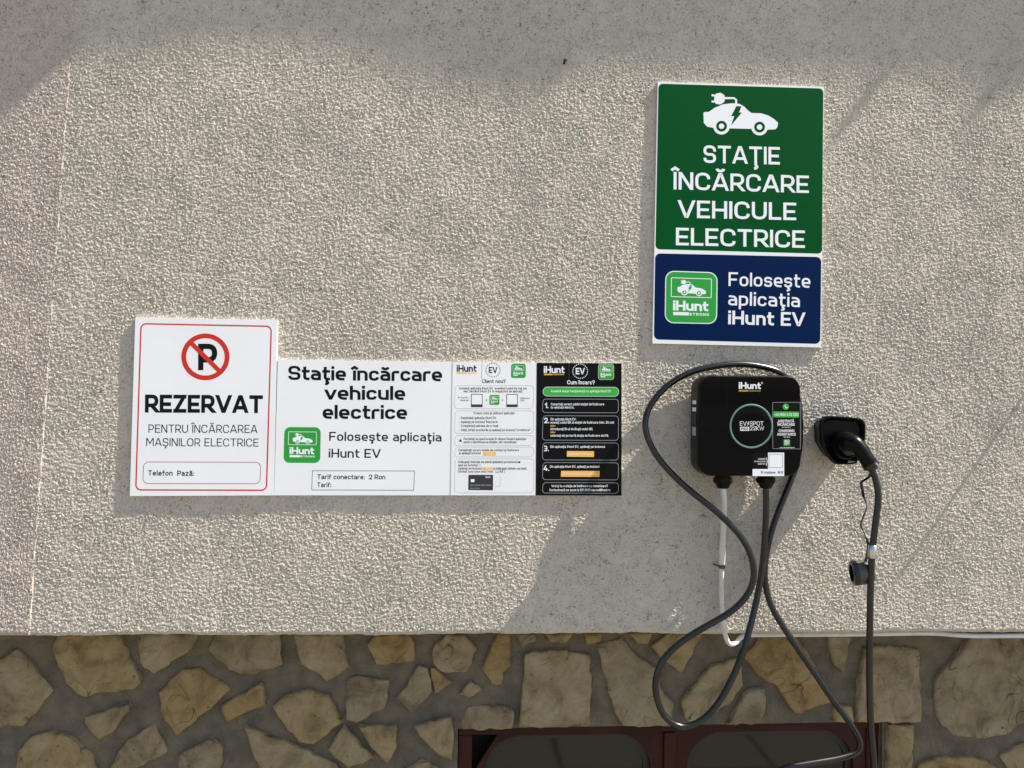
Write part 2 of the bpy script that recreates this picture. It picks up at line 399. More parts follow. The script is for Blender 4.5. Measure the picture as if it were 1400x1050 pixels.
for nm, a, b_ in (('reveal', (wx0-.05, -YM+.012, wzb-.05), (wx0, -YM+.09, wzt+.05)), ('reveal', (wx1, -YM+.012, wzb-.05), (wx1+.05, -YM+.09, wzt+.05)), ('reveal', (wx0, -YM+.012, wzt), (wx1, -YM+.09, wzt+.05)), ('reveal', (wx0, -YM+.012, wzb-.05), (wx1, -YM+.09, wzb))):
    q_ = MB(); q_.box(a, b_); q_.build(nm, M['mortar'], plinth)
stones = [
 [(-12,912),(26,885),(47,907),(76,942),(57,965),(35,991),(-12,992)],
 [(84,864),(165,864),(195,928),(186,941),(147,944),(116,951),(94,932),(75,886)],
 [(190,864),(272,864),(265,885),(213,919),(194,904),(191,887)],
 [(297,864),(384,864),(387,907),(345,922),(315,915),(285,887)],
 [(219,945),(252,912),(274,911),(318,940),(300,957),(244,1003),(226,975)],
 [(117,980),(150,968),(178,960),(180,964),(160,995),(137,1011),(122,995)],
 [(28,1025),(48,1004),(75,998),(105,1008),(128,1030),(135,1075),(22,1075)],
 [(175,1010),(213,988),(230,1027),(190,1047),(145,1055),(160,1035)],
 [(243,1030),(290,1007),(303,1015),(306,1040),(295,1065),(250,1065)],
 [(303,963),(358,931),(362,936),(364,963),(337,972),(312,987)],
 [(335,990),(350,995),(400,1015),(460,1042),(480,1068),(365,1068),(345,1020)],
 [(373,963),(395,948),(423,940),(450,948),(468,985),(430,1014),(410,1012),(392,990)],
 [(403,864),(470,864),(473,895),(480,910),(465,920),(448,930),(440,922),(413,905)],
 [(473,930),(490,923),(533,929),(527,966),(488,986),(474,982)],
 [(503,881),(515,866),(560,866),(567,878),(566,902),(515,907)],
 [(449,1023),(470,990),(512,1032),(477,1047)],
 [(490,990),(542,988),(543,1020),(530,1042),(505,1015)],
 [(592,885),(610,866),(635,866),(652,885),(638,918),(605,917),(593,905)],
 [(543,952),(573,908),(585,912),(591,945),(564,973)],
 [(588,912),(600,917),(619,931),(594,947)],
 [(565,990),(618,976),(621,1010),(618,1038),(600,1030),(580,1010)],
 [(550,1052),(575,1038),(600,1048),(606,1068),(545,1068)],
 [(630,945),(643,929),(660,942),(640,951),(627,948)],
 [(632,985),(638,966),(660,962),(690,964),(703,970),(700,994),(631,996)],
 [(658,911),(680,864),(697,864),(698,908),(687,917),(685,934),(673,932)],
 [(704,864),(730,864),(733,875),(712,883)],
 [(745,864),(782,864),(772,878),(750,876)],
 [(718,893),(730,889),(775,886),(777,890),(805,892),(808,930),(805,990),(760,992),(709,992),(713,950)],
 [(815,880),(845,873),(849,871),(872,897),(898,912),(900,935),(920,960),(915,990),(850,991),(838,967),(825,920)],
 [(798,864),(824,864),(820,875),(800,880)],
 [(857,864),(892,864),(885,879),(870,878)],
 [(888,882),(915,864),(960,864),(942,900),(930,920),(905,898)],
 [(930,955),(970,910),(1010,897),(1014,935),(995,960),(945,985),(935,980)],
 [(995,985),(1010,955),(1022,940),(1044,937),(1043,960),(1038,987),(990,988)],
 [(1015,897),(1040,866),(1085,866),(1110,905),(1133,958),(1110,965),(1092,974),(1080,968),(1060,935),(1035,922)],
 [(1130,864),(1162,864),(1150,920),(1140,910),(1132,890)],
 [(1137,972),(1140,962),(1160,962),(1164,984),(1138,985)],
 [(1178,884),(1215,881),(1254,886),(1256,964),(1255,985),(1168,984),(1170,953),(1175,909)],
 [(1325,864),(1385,864),(1400,890),(1410,950),(1395,985),(1370,1003),(1340,1008),(1300,1004),(1285,990),(1275,965),(1275,930),(1290,910),(1310,890)],
 [(1252,1045),(1275,1033),(1330,1033),(1358,1045),(1368,1070),(1250,1070)],
 [(1362,1030),(1395,1013),(1425,1020),(1425,1062),(1378,1055)],
 [(1211,990),(1246,989),(1243,1075),(1211,1075)],
 [(1412,880),(1450,870),(1478,905),(1470,960),(1430,975),(1420,940)],
 [(-60,880),(-25,868),(-22,920),(-50,950),(-75,930)],
 [(-70,980),(-30,1000),(-10,1040),(-60,1060),(-85,1020)],
]
def add_stone(px_pts, idx, th=None, shift=(0, 0)):
    rs = random.Random(idx)
    pts = [pp(x+shift[0], y+shift[1]) for x, y in px_pts]
    pts = [Vector((p.x, p.z)) for p in pts]
    # outline with worn corners and a slightly broken edge
    out = []; n_ = len(pts)
    for i in range(n_):
        a, b_ = pts[i], pts[(i+1) % n_]; L = (b_-a).length; k = max(2, int(L/.012))
        nrm = Vector((b_.y-a.y, a.x-b_.x)).normalized(); ph = rs.uniform(0, 6)
        for j in range(k):
            t_ = j/k; w = math.sin(math.pi*t_)
            out.append(a.lerp(b_, t_) + nrm*(w*(.0022*math.sin(t_*L*120+ph)+.0015*math.sin(t_*L*310+ph*2)) + rs.uniform(-.0006, .0006)))
    for _ in range(1):
        out = [(out[i-1]+out[i]*16+out[(i+1) % len(out)])/18 for i in range(len(out))]
    c = sum(out, Vector((0, 0)))/len(out)
    th = th or rs.uniform(.009, .017)
    tx, tz = rs.uniform(-.05, .05), rs.uniform(-.05, .05)
    rad = sum((p-c).length for p in out)/len(out)
    def hh(p, base):
        d = p-c
        return base + d.x*tx + d.y*tz + .0022*math.sin(p.x*60+idx)*math.sin(p.y*47+idx*2) + .0012*math.sin(p.x*140+idx*3+p.y*60)
    rings = []
    m = min(.0035, rad*.12)/rad
    for sc, base in ((1.0, -.012), (1.0, th*.72), (1-m, th*.95), (1-2.6*m, th), (.66, th*1.02), (.33, th*1.03)):
        ring = []
        for p in out:
            q_ = c+(p-c)*sc
            hgt = base if base < 0 else hh(q_, base)
            ring.append((q_.x, -YM-hgt, q_.y))
        rings.append(ring)
    n_ = len(out); vs_ = [v for r in rings for v in r]; fs = []
    for k in range(len(rings)-1):
        for i in range(n_):
            j = (i+1) % n_; fs.append((k*n_+i, k*n_+j, (k+1)*n_+j, (k+1)*n_+i))
    vs_.append((c.x, -YM-hh(c, th*1.03), c.y)); last = (len(rings)-1)*n_
    for i in range(n_): fs.append((last+i, last+(i+1) % n_, len(vs_)-1))
    o = mesh_obj('stone', vs_, fs, STONES[idx % 5], plinth)
    bm = bmesh.new(); bm.from_mesh(o.data); bmesh.ops.recalc_face_normals(bm, faces=bm.faces); bm.to_mesh(o.data); bm.free()
    sharp(o, 50)
    return o
for i, s in enumerate(stones):
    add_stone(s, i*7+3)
# the rubble goes on beside and below the picture
near = [s for s in stones if min(p[0] for p in s) > -5 and max(p[0] for p in s) < 622]
for k, (dx, dy) in enumerate(((-700, 0), (1490, 0), (0, 196), (-700, 196), (1490, 196), (-8, 380))):
    for i, s in enumerate(near):
        if dy and max(p[1] for p in s) < 905: s = [(x, y-3) for x, y in s]
        if pp(700, max(p[1] for p in s)+dy).z < .03: continue
        if dy == 196 and min(p[1] for p in s)+dy < 1078: continue
        add_stone(s, 500+k*40+i*3, None, (dx, dy))

# ---- basement window in the plinth
win = empty('basement_window', ((wx0+wx1)/2, -YM+.03, wzb), parent=house)
YF = -YM+.014                                   # front of the frame, just inside the stone face
fwid = .030
mx = pp(918, 1010).x
def frame_box(name, x0, x1, z0, z1, y0, y1, m=M['wood']):
    q_ = MB(); q_.box((x0, y0, z0), (x1, y1, z1)); o = q_.build(name, m, win)
    bv = o.modifiers.new('b', 'BEVEL'); bv.width = .0025; bv.segments = 2; return o
frame_box('frame_head', wx0+.0005, wx1-.0005, wzt-.022, wzt-.0005, YF, YF+.05)
frame_box('frame_jamb', wx0+.0005, wx0+.034, wzb+.001, wzt-.0225, YF+.001, YF+.05)
frame_box('frame_jamb', wx1-.030, wx1-.0005, wzb+.001, wzt-.0225, YF+.001, YF+.05)
frame_box('mullion', mx-.014, mx+.014, wzb+.001, wzt-.0225, YF-.003, YF+.05)
frame_box('frame_sill', wx0+.035, mx-.0145, wzb+.001, wzb+.03, YF+.001, YF+.05); frame_box('frame_sill', mx+.0145, wx1-.0305, wzb+.001, wzb+.03, YF+.001, YF+.05)
def arch_loop(x0, x1, z0, z1, r, n_=10):
    pts = [(x0, z0), (x1, z0)]
    for k in range(n_+1):
        a = math.pi/2*k/n_; pts.append((x1-r+r*math.cos(a), z1-r+r*math.sin(a)))
    for k in range(n_+1):
        a = math.pi/2+math.pi/2*k/n_; pts.append((x0+r+r*math.cos(a), z1-r+r*math.sin(a)))
    return pts
def arch_ring(name, o_, i_, y0, y1, m):
    """a plate between two loops of the same point count"""
    q_ = MB(); L = [[(x, y0, z) for x, z in o_], [(x, y0, z) for x, z in i_], [(x, y1, z) for x, z in i_], [(x, y1, z) for x, z in o_]]
    q_.loops(L+[L[0]], False, False); return q_.build(name, m, win)
for k, (xa, xb) in enumerate(((wx0+.0345, mx-.0145), (mx+.0145, wx1-.0305))):
    zt = wzt-.023; zbm = wzb+.031
    # red sash: rectangular outside, rounded opening inside (its outer corner is cut back on the first sash)
    inner = arch_loop(xa+.030, xb-.030, zbm+.035, zt-.004, .085)
    outer = []
    n_ = len(inner)
    for (x, z) in inner:
        outer.append((x, z))
    cx, cz = (xa+xb)/2, (zbm+zt)/2
    def proj(x, z, i):
        if i == 0: return (xa, zbm)
        if i == 1: return (xb, zbm)
        # push out to the rectangle
        if i < 13:
            a = (i-2)/10; return (xb, zt-.085*1.0*(1-a)*1.1) if a < .5 else (xb-(a-.5)*2*.085, zt+.000)
        a = (i-13)/10; 
        if k == 0:   # corner cut: leaves a dark gap
            p0 = Vector((xa+.060, zt)); p1 = Vector((xa+.012, zt-.075)); p_ = p0.lerp(p1, a); return (p_.x, p_.y)
        return (xa+(1-a*2)*.085, zt) if a < .5 else (xa, zt-(a-.5)*2*.085)
    outer = [proj(x, z, i) for i, (x, z) in enumerate(inner)]
    arch_ring('sash', outer, inner, YF+.006, YF+.04, M['wood'])
    i2 = arch_loop(xa+.044, xb-.044, zbm+.049, zt-.017, .074)
    arch_ring('gasket', inner, i2, YF+.020, YF+.036, M['gasket'])
    q_ = MB(); q_.loops([[(x, YF+.026, z) for x, z in inner], [(x, YF+.030, z) for x, z in inner]]); q_.build('pane', M['glass'], win)
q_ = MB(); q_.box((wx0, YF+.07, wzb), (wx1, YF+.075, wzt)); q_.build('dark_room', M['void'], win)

# ------------------------------------------------------------------ flat print
def qmap(p):                                     # photo place -> on the current print plane
    return p
_lvl = {}
def poly(name, pts, off, m, parent):
    vs_ = [P(x, y, off) for x, y in pts]
    o = mesh_obj(name, vs_, [tuple(range(len(vs_)))], m, parent)
    if o.data.polygons[0].normal.y > 0:
        o.data.flip_normals()
    return o
def rr(c4, r, n_=6):
    """rounded quad through four corners (tl,tr,br,bl), radius in the same units"""
    c4 = [Vector(c) for c in c4]; out = []
    for i in range(4):
        p = c4[i]; a = (c4[i-1]-p).normalized(); b_ = (c4[(i+1) % 4]-p).normalized()
        for k in range(n_+1):
            t_ = k/n_
            p0 = p+a*r; p1 = p+b_*r
            # circle-like corner
            ang = math.pi/2*t_
            out.append(p + a*r*(1-math.sin(ang)) + b_*r*(1-math.cos(ang)))
    return [tuple(v) for v in out]
def inset(c4, d):
    c4 = [Vector(c) for c in c4]; out = []
    for i in range(4):
        p = c4[i]; a = (c4[i-1]-p).normalized(); b_ = (c4[(i+1) % 4]-p).normalized(); out.append(tuple(p+a*d+b_*d))
    return out
def rframe(name, c4, r, th, off, m, parent):
    o_ = rr(c4, r); i_ = rr(inset(c4, th), max(r-th, .01)); n_ = len(o_)
    vs_ = [P(x, y, off) for x, y in o_+i_]
    fs = [(k, (k+1) % n_, n_+(k+1) % n_, n_+k) for k in range(n_)]
    ob = mesh_obj(name, vs_, fs, m, parent)
    if ob.data.polygons[0].normal.y > 0: ob.data.flip_normals()
    return ob
def ringpx(name, c, r0, r1, off, m, parent, n_=40, sy=1.0):
    vs_ = []
    for r in (r0, r1):
        for k in range(n_):
            a = 2*math.pi*k/n_; vs_.append(P(c[0]+r*math.cos(a), c[1]+r*math.sin(a)*sy, off))
    ob = mesh_obj(name, vs_, [(k, (k+1) % n_, n_+(k+1) % n_, n_+k) for k in range(n_)], m, parent)
    if ob.data.polygons[0].normal.y > 0: ob.data.flip_normals()
    return ob
def discpx(name, c, r, off, m, parent, n_=32, sy=1.0):
    return poly(name, [(c[0]+r*math.cos(2*math.pi*k/n_), c[1]+r*math.sin(2*math.pi*k/n_)*sy) for k in range(n_)], off, m, parent)

# ---- a squarish rounded stroke alphabet (x 0..1 across the glyph, y 0 baseline, .72 x-height, 1 cap height)
XH = .72
G = {}
def gl(ch, w, *st): G[ch] = (w, st)
R_ = .36; r_ = .27
gl('A', .66, (0, 0, [(0,0),(.44,1),(.56,1),(1,0)]), (0, 0, [(.2,.27),(.8,.27)]))
gl('B', .54, (1, .2, [(0,0,0),(0,1,0),(.94,1),(.94,.53,.1),(0,.53,0)]), (0, .2, [(.5,.53,0),(1,.53),(1,0),(0,0,0)]))
gl('C', .6, (2, R_, [(1,.71),(1,1),(0,1),(0,0),(1,0),(1,.29)]))
gl('D', .58, (1, R_, [(0,0,0),(0,1,0),(1,1),(1,0)]))
gl('E', .48, (0, 0, [(1,1),(0,1),(0,0),(1,0)]), (0, 0, [(0,.52),(.88,.52)]))
gl('F', .48, (0, 0, [(1,1),(0,1),(0,0)]), (0, 0, [(0,.5),(.86,.5)]))
gl('G', .58, (2, R_, [(1,.71),(1,1),(0,1),(0,0),(1,0),(1,.48,0),(.55,.48)]))
gl('H', .58, (0, 0, [(0,0),(0,1)]), (0, 0, [(1,0),(1,1)]), (0, 0, [(0,.52),(1,.52)]))
gl('I', 0, (0, 0, [(0,0),(0,1)]))
gl('J', .4, (0, R_, [(1,1),(1,0),(0,0),(0,.25)]))
gl('K', .54, (0, 0, [(0,0),(0,1)]), (0, 0, [(1,1),(.12,.52),(1,0)]))
gl('L', .46, (0, 0, [(0,1),(0,0),(1,0)]))
gl('M', .74, (0, 0, [(0,0),(0,1)]), (0, 0, [(1,0),(1,1)]), (0, 0, [(.07,1),(.5,.3),(.93,1)]))
gl('N', .58, (0, 0, [(0,0),(0,1)]), (0, 0, [(1,0),(1,1)]), (0, 0, [(.07,1),(.93,0)]))
gl('O', .62, (1, .38, [(0,0),(0,1),(1,1),(1,0)]))
gl('P', .52, (0, 0, [(0,0),(0,1)]), (0, .3, [(.1,1,0),(1,1),(1,.4),(.1,.4)]))
gl('Q', .62, (1, .38, [(0,0),(0,1),(1,1),(1,0)]), (0, 0, [(.65,.25),(1.05,-.08)]))
gl('R', .54, (0, 0, [(0,0),(0,1)]), (0, .28, [(.1,1,0),(1,1),(1,.42),(.1,.42)]), (0, 0, [(.5,.42),(1,0)]))
gl('S', .54, (2, .25, [(1,.73),(1,1),(0,1),(0,.52),(1,.52),(1,0),(0,0),(0,.27)]))
gl('T', .56, (0, 0, [(0,1),(1,1)]), (0, 0, [(.5,1),(.5,0)]))
gl('U', .58, (0, R_, [(0,1),(0,0),(1,0),(1,1)]))
gl('V', .66, (0, 0, [(0,1),(.45,0),(.55,0),(1,1)]))
gl('W', .95, (0, 0, [(0,1),(.24,0),(.5,.9),(.76,0),(1,1)]))
gl('X', .58, (0, 0, [(0,0),(1,1)]), (0, 0, [(0,1),(1,0)]))
gl('Y', .6, (0, 0, [(0,1),(.5,.48),(1,1)]), (0, 0, [(.5,.48),(.5,0)]))
gl('Z', .52, (0, 0, [(0,1),(1,1)]), (0, 0, [(0,0),(1,0)]), (0, 0, [(.93,1),(.07,0)]))
gl('a', .42, (0, r_, [(.1,.72),(1,.72),(1,0,0)]), (1, .16, [(1,.4,0),(0,.4),(0,0),(1,0,0)]))
gl('b', .44, (0, 0, [(0,1),(0,0)]), (1, r_, [(0,.72,0),(1,.72),(1,0),(0,0,0)]))
gl('c', .42, (2, r_, [(1,.5),(1,.72),(0,.72),(0,0),(1,0),(1,.22)]))
gl('d', .44, (0, 0, [(1,1),(1,0)]), (1, r_, [(1,.72,0),(0,.72),(0,0),(1,0,0)]))
gl('e', .44, (0, 0, [(.1,.34),(1,.34)]), (2, r_, [(1,.34),(1,.72),(0,.72),(0,0),(1,0)]))
gl('f', .26, (0, r_, [(.3,0),(.3,1),(1,1)]), (0, 0, [(0,.72),(1,.72)]))
gl('g', .44, (1, r_, [(1,.72,0),(0,.72),(0,0),(1,0,0)]), (0, r_, [(1,.72),(1,-.26),(.05,-.26)]))
gl('h', .44, (0, 0, [(0,1),(0,0)]), (0, r_, [(0,.72),(1,.72),(1,0)]))
gl('ı', 0, (0, 0, [(0,0),(0,.72)]))
gl('i', 0, (0, 0, [(0,0),(0,.72)]), (0, 0, [(0,.985),(0,1.0)]))
gl('j', .1, (0, .1, [(1,.72),(1,-.26),(0,-.26)]), (0, 0, [(1,.985),(1,1.0)]))
gl('k', .42, (0, 0, [(0,0),(0,1)]), (0, 0, [(1,.72),(.1,.36),(1,0)]))
gl('l', 0, (0, 0, [(0,0),(0,1)]))
gl('m', .78, (0, r_, [(0,0),(0,.72,0),(.5,.72),(.5,0)]), (0, r_, [(.4,.72),(1,.72),(1,0)]))
gl('n', .44, (0, r_, [(0,0),(0,.72,0),(1,.72),(1,0)]))
gl('o', .44, (1, r_, [(0,0),(0,.72),(1,.72),(1,0)]))
gl('p', .44, (0, 0, [(0,.72),(0,-.26)]), (1, r_, [(0,.72,0),(1,.72),(1,0),(0,0,0)]))
gl('q', .44, (0, 0, [(1,.72),(1,-.26)]), (1, r_, [(1,.72,0),(0,.72),(0,0),(1,0,0)]))
gl('r', .28, (0, .14, [(0,0),(0,.72),(1,.72)]))
gl('s', .4, (2, .18, [(1,.54),(1,.72),(0,.72),(0,.37),(1,.37),(1,0),(0,0),(0,.18)]))
gl('t', .28, (0, .16, [(.3,.95),(.3,0),(1,0)]), (0, 0, [(0,.72),(1,.72)]))
gl('u', .44, (0, r_, [(0,.72),(0,0),(1,0,0),(1,.72)]))
gl('v', .48, (0, 0, [(0,.72),(.45,0),(.55,0),(1,.72)]))
gl('w', .76, (0, 0, [(0,.72),(.24,0),(.5,.66),(.76,0),(1,.72)]))
gl('x', .44, (0, 0, [(0,0),(1,.72)]), (0, 0, [(0,.72),(1,0)]))
gl('y', .48, (0, 0, [(0,.72),(.5,.02)]), (0, 0, [(1,.72),(.35,-.26)]))
gl('z', .42, (0, 0, [(0,.72),(1,.72)]), (0, 0, [(0,0),(1,0)]), (0, 0, [(.9,.72),(.1,0)]))
gl('0', .5, (1, .24, [(0,0),(0,1),(1,1),(1,0)]))
gl('1', .22, (0, 0, [(0,.78),(1,1),(1,0)]))
gl('2', .5, (2, .28, [(0,.7),(0,1),(1,1),(1,.55,.2),(.06,.02,0)]), (0, 0, [(0,0),(1,0)]))
gl('3', .5, (0, .2, [(0,1),(1,1),(1,.53,.08),(.3,.53)]), (0, .2, [(.6,.53),(1,.53,.1),(1,0),(0,0)]))
gl('4', .54, (0, 0, [(.55,1),(0,.25),(1,.25)]), (0, 0, [(.78,.5),(.78,0)]))
gl('5', .5, (0, .2, [(1,1),(0,1,0),(0,.58,0),(1,.58),(1,0),(0,0)]))
gl('6', .5, (2, .26, [(.95,1),(0,1),(0,0,0)]), (1, .24, [(0,0),(0,.58),(1,.58),(1,0)]))
gl('7', .5, (0, 0, [(0,1),(1,1)]), (0, 0, [(.95,1),(.35,0)]))
gl('8', .5, (1, .2, [(0,0),(0,.54),(1,.54),(1,0)]), (1, .2, [(.04,.54),(.04,1),(.96,1),(.96,.54)]))
gl('9', .5, (2, .26, [(.05,0),(1,0),(1,1,0)]), (1, .24, [(0,.42),(0,1),(1,1),(1,.42)]))
gl('.', 0, (0, 0, [(0,0),(0,.01)])); gl(',', .04, (0, 0, [(1,.02),(0,-.16)]))
gl(':', 0, (0, 0, [(0,0),(0,.01)]), (0, 0, [(0,.6),(0,.61)])); gl(';', .04, (0, 0, [(1,.02),(0,-.16)]), (0, 0, [(1,.6),(1,.61)]))
gl('-', .26, (0, 0, [(0,.38),(1,.38)])); gl('+', .4, (0, 0, [(0,.45),(1,.45)]), (0, 0, [(.5,.15),(.5,.75)]))
gl('(', .12, (0, .2, [(1,1.05),(0,.8),(0,.1),(1,-.15)])); gl(')', .12, (0, .2, [(0,1.05),(1,.8),(1,.1),(0,-.15)]))
gl('?', .42, (0, .18, [(0,.76),(0,1),(1,1),(1,.5),(.5,.45,0),(.5,.26)]), (0, 0, [(.5,0),(.5,.01)]))
gl("'", 0, (0, 0, [(0,.78),(0,1)])); gl('"', .14, (0, 0, [(0,.78),(0,1)]), (0, 0, [(1,.78),(1,1)]))
gl('/', .3, (0, 0, [(0,-.05),(1,1.05)])); gl('|', 0, (0, 0, [(0,-.2),(0,1.1)]))
gl('@', .7, (0, .28, [(.75,.25),(.3,.25,.1),(.3,.7,.1),(.75,.7,0),(.75,.2,0),(1,.2,.1),(1,1),(0,1),(0,-.1),(.9,-.1)]))
gl('⚡', .36, (0, 0, [(.7,1),(.1,.45),(.9,.55),(.2,0)]))
COMB = {'ţ': ('t', 'ced'), 'ş': ('s', 'ced'), 'ă': ('a', 'brv'), 'â': ('a', 'cir'), 'î': ('ı', 'cir'), 'Ţ': ('T', 'ced'), 'Ş': ('S', 'ced'), 'Ă': ('A', 'brv'), 'Î': ('I', 'cir'), 'Â': ('A', 'cir')}
def round_path(pts, r, closed, sx):
    """pts (x,y[,r]) in units of cap height after x scaling"""
    out = []; n_ = len(pts)
    for i in range(n_):
        p = Vector(pts[i][:2]); rad = pts[i][2] if len(pts[i]) > 2 else r
        if (closed != 1 and i in (0, n_-1)) or rad <= 0: out.append(p); continue
        a = Vector(pts[i-1][:2])-p; b_ = Vector(pts[(i+1) % n_][:2])-p
        d = min(rad, a.length*(1 if closed != 1 and i == 1 else .5), b_.length*(1 if closed != 1 and i == n_-2 else .5))
        a.normalize(); b_.normalize()
        k = 5
        for j in range(k+1):
            t_ = j/k; p0 = p+a*d; p1 = p+b_*d
            # blend towards a rounder-than-parabola corner
            q_ = (1-t_)**2*p0 + 2*t_*(1-t_)*(p*.96+(p0+p1)*.02) + t_*t_*p1
            out.append(q_)
    return out
def ribbon(path, w, closed, vs_, fs, z):
    butt = closed == 2; closed = closed == 1; hw = w/2; L = []; Rr = []
    pts = [p for i, p in enumerate(path) if i == 0 or (p-path[i-1]).length > 1e-6]
    if closed and (pts[0]-pts[-1]).length < 1e-6: pts.pop()
    n_ = len(pts)
    e0, e1 = pts[0].copy(), pts[-1].copy()
    if not closed and not butt:
        pts[0] = pts[0] - (pts[1]-pts[0]).normalized()*hw; pts[-1] = pts[-1] + (pts[-1]-pts[-2]).normalized()*hw
    for i in range(n_):
        if closed or 0 < i < n_-1:
            d0 = (pts[i]-pts[i-1]).normalized(); d1 = (pts[(i+1) % n_]-pts[i]).normalized()
        elif i == 0: d0 = d1 = (pts[1]-pts[0]).normalized()
        else: d0 = d1 = (pts[-1]-pts[-2]).normalized()
        n0 = Vector((-d0.y, d0.x)); n1 = Vector((-d1.y, d1.x)); m_ = n0+n1
        if m_.length < 1e-4: m_ = n0
        m_.normalize(); s = hw/max(.42, m_.dot(n0))
        L.append(pts[i]+m_*s); Rr.append(pts[i]-m_*s)
    if not closed and not butt:                  # slanting strokes end on a level cut
        for idx, e_, o_ in ((0, e0, 1), (-1, e1, -2)):
            d = (e_-pts[o_]).normalized()
            if abs(d.x) > .12 and abs(d.y) > .3:
                yt = e_.y + math.copysign(hw, d.y)
                for S in (L, Rr): S[idx] = S[idx] + d*((yt-S[idx].y)/d.y)
    b = len(vs_)
    for l, r in zip(L, Rr): vs_.append((l.x, l.y, z)); vs_.append((r.x, r.y, z))
    for i in range(n_ if closed else n_-1):
        j = (i+1) % n_
        fs.append((b+2*i, b+2*i+1, b+2*j+1, b+2*j))
def glyph_strokes(ch, w):
    acc = None
    if ch in COMB: ch, acc = COMB[ch]
    cw, st = G[ch]; out = []
    def ym(y):
        if y < 0: return y+w/2
        if y <= XH: return w/2 + y*(XH-w)/XH
        if y <= 1: return XH-w/2 + (y-XH)*(1-XH)/(1-XH)
        return y-w/2
    for closed, r, pts in st:
        out.append((closed, r, [(p[0]*cw+w/2, ym(p[1]), *p[2:]) for p in pts]))
    cx = cw/2+w/2; top = (1.0 if ch.isupper() else XH)
    if acc == 'ced':
        if ch in 'tT': cx = (cw*.62 if ch == 't' else cw/2)+w/2
        out.append((2, .06, [(cx, w*.2), (cx+.02, -.05-w*.3), (cx+.09, -.10-w*.4), (cx+.02, -.17-w*.5), (cx-.09, -.165-w*.5)]))
    if acc == 'cir': out.append((2, 0, [(cx-.19, top+.09), (cx, top+.09+.14), (cx+.19, top+.09)]))
    if acc == 'brv': out.append((2, .12, [(cx-.17, top+.25), (cx-.13, top+.12), (cx+.13, top+.12), (cx+.17, top+.25)]))
    return cw+w, out
def text(s, pl, pr, cap, off, m, parent, w=.15, track=.11, name='lettering', space=.36):
    """one line of lettering whose baseline runs from pl to pr (photo places) with a capital height of cap (photo pixels)"""
    strokes = []; x = 0
    for ch in s:
        if ch == ' ': x += space; continue
        gw, st = glyph_strokes(ch, w)
        strokes += [(c_, r, [(p[0]+x, *p[1:]) for p in pts]) for c_, r, pts in st]
        x += gw+track
    tot = x-track
    vs_ = []; fs = []
    for k, (c_, r, pts) in enumerate(strokes):
        ribbon(round_path(pts, r, c_, 1), w, c_, vs_, fs, (k % 7)*7e-6)
    a, b_ = P(*pl, off), P(*pr, off); ex = (b_-a)/tot
    n_ = (b_-a).normalized(); up = Vector((-n_.z, 0, n_.x)); hpx = (P(pl[0], pl[1]-cap, off)-a).length
    co = [a + ex*v[0] + up*(hpx*v[1]) + Vector((0, -v[2], 0)) for v in vs_]
    return mesh_obj(name, co, fs, m, parent)
def board(name, c4, back, front, parent, m_face, m_edge=None, bevel=0):
    """a flat board: four corners measured on its front"""
    f_ = [P(x, y, front) for x, y in c4]; k_ = [Vector((p.x, -back, p.z)) for p in f_]
    o = mesh_obj(name, f_+k_, [(3, 2, 1, 0), (4, 5, 6, 7), (0, 1, 5, 4), (1, 2, 6, 5), (2, 3, 7, 6), (3, 0, 4, 7)], m_face, parent)
    if m_edge:
        o.data.materials.append(m_edge)
        for p in o.data.polygons:
            if abs(p.normal.y) < .5: p.material_index = 1
    bm = bmesh.new(); bm.from_mesh(o.data); bmesh.ops.recalc_face_normals(bm, faces=bm.faces); bm.to_mesh(o.data); bm.free()
    return o
BACK, FRONT = -.0005, .0063
L1, L2, L3, L4 = [FRONT+d for d in (.00006, .00012, .00018, .00024)]
def bil(c4):
    tl, tr, br, bl = [Vector(c) for c in c4]
    return lambda u, v: tuple((tl*(1-u)+tr*u)*(1-v) + (bl*(1-u)+br*u)*v)
CAR = [(330,240),(335,235),(360,234),(395,210),(440,192),(490,186),(530,190),(555,205),(575,225),(595,240),(650,242),(690,255),(725,277),(742,295),(738,318),(728,330),(690,332),(600,328),(480,325),(385,322),(350,315),(332,295)]
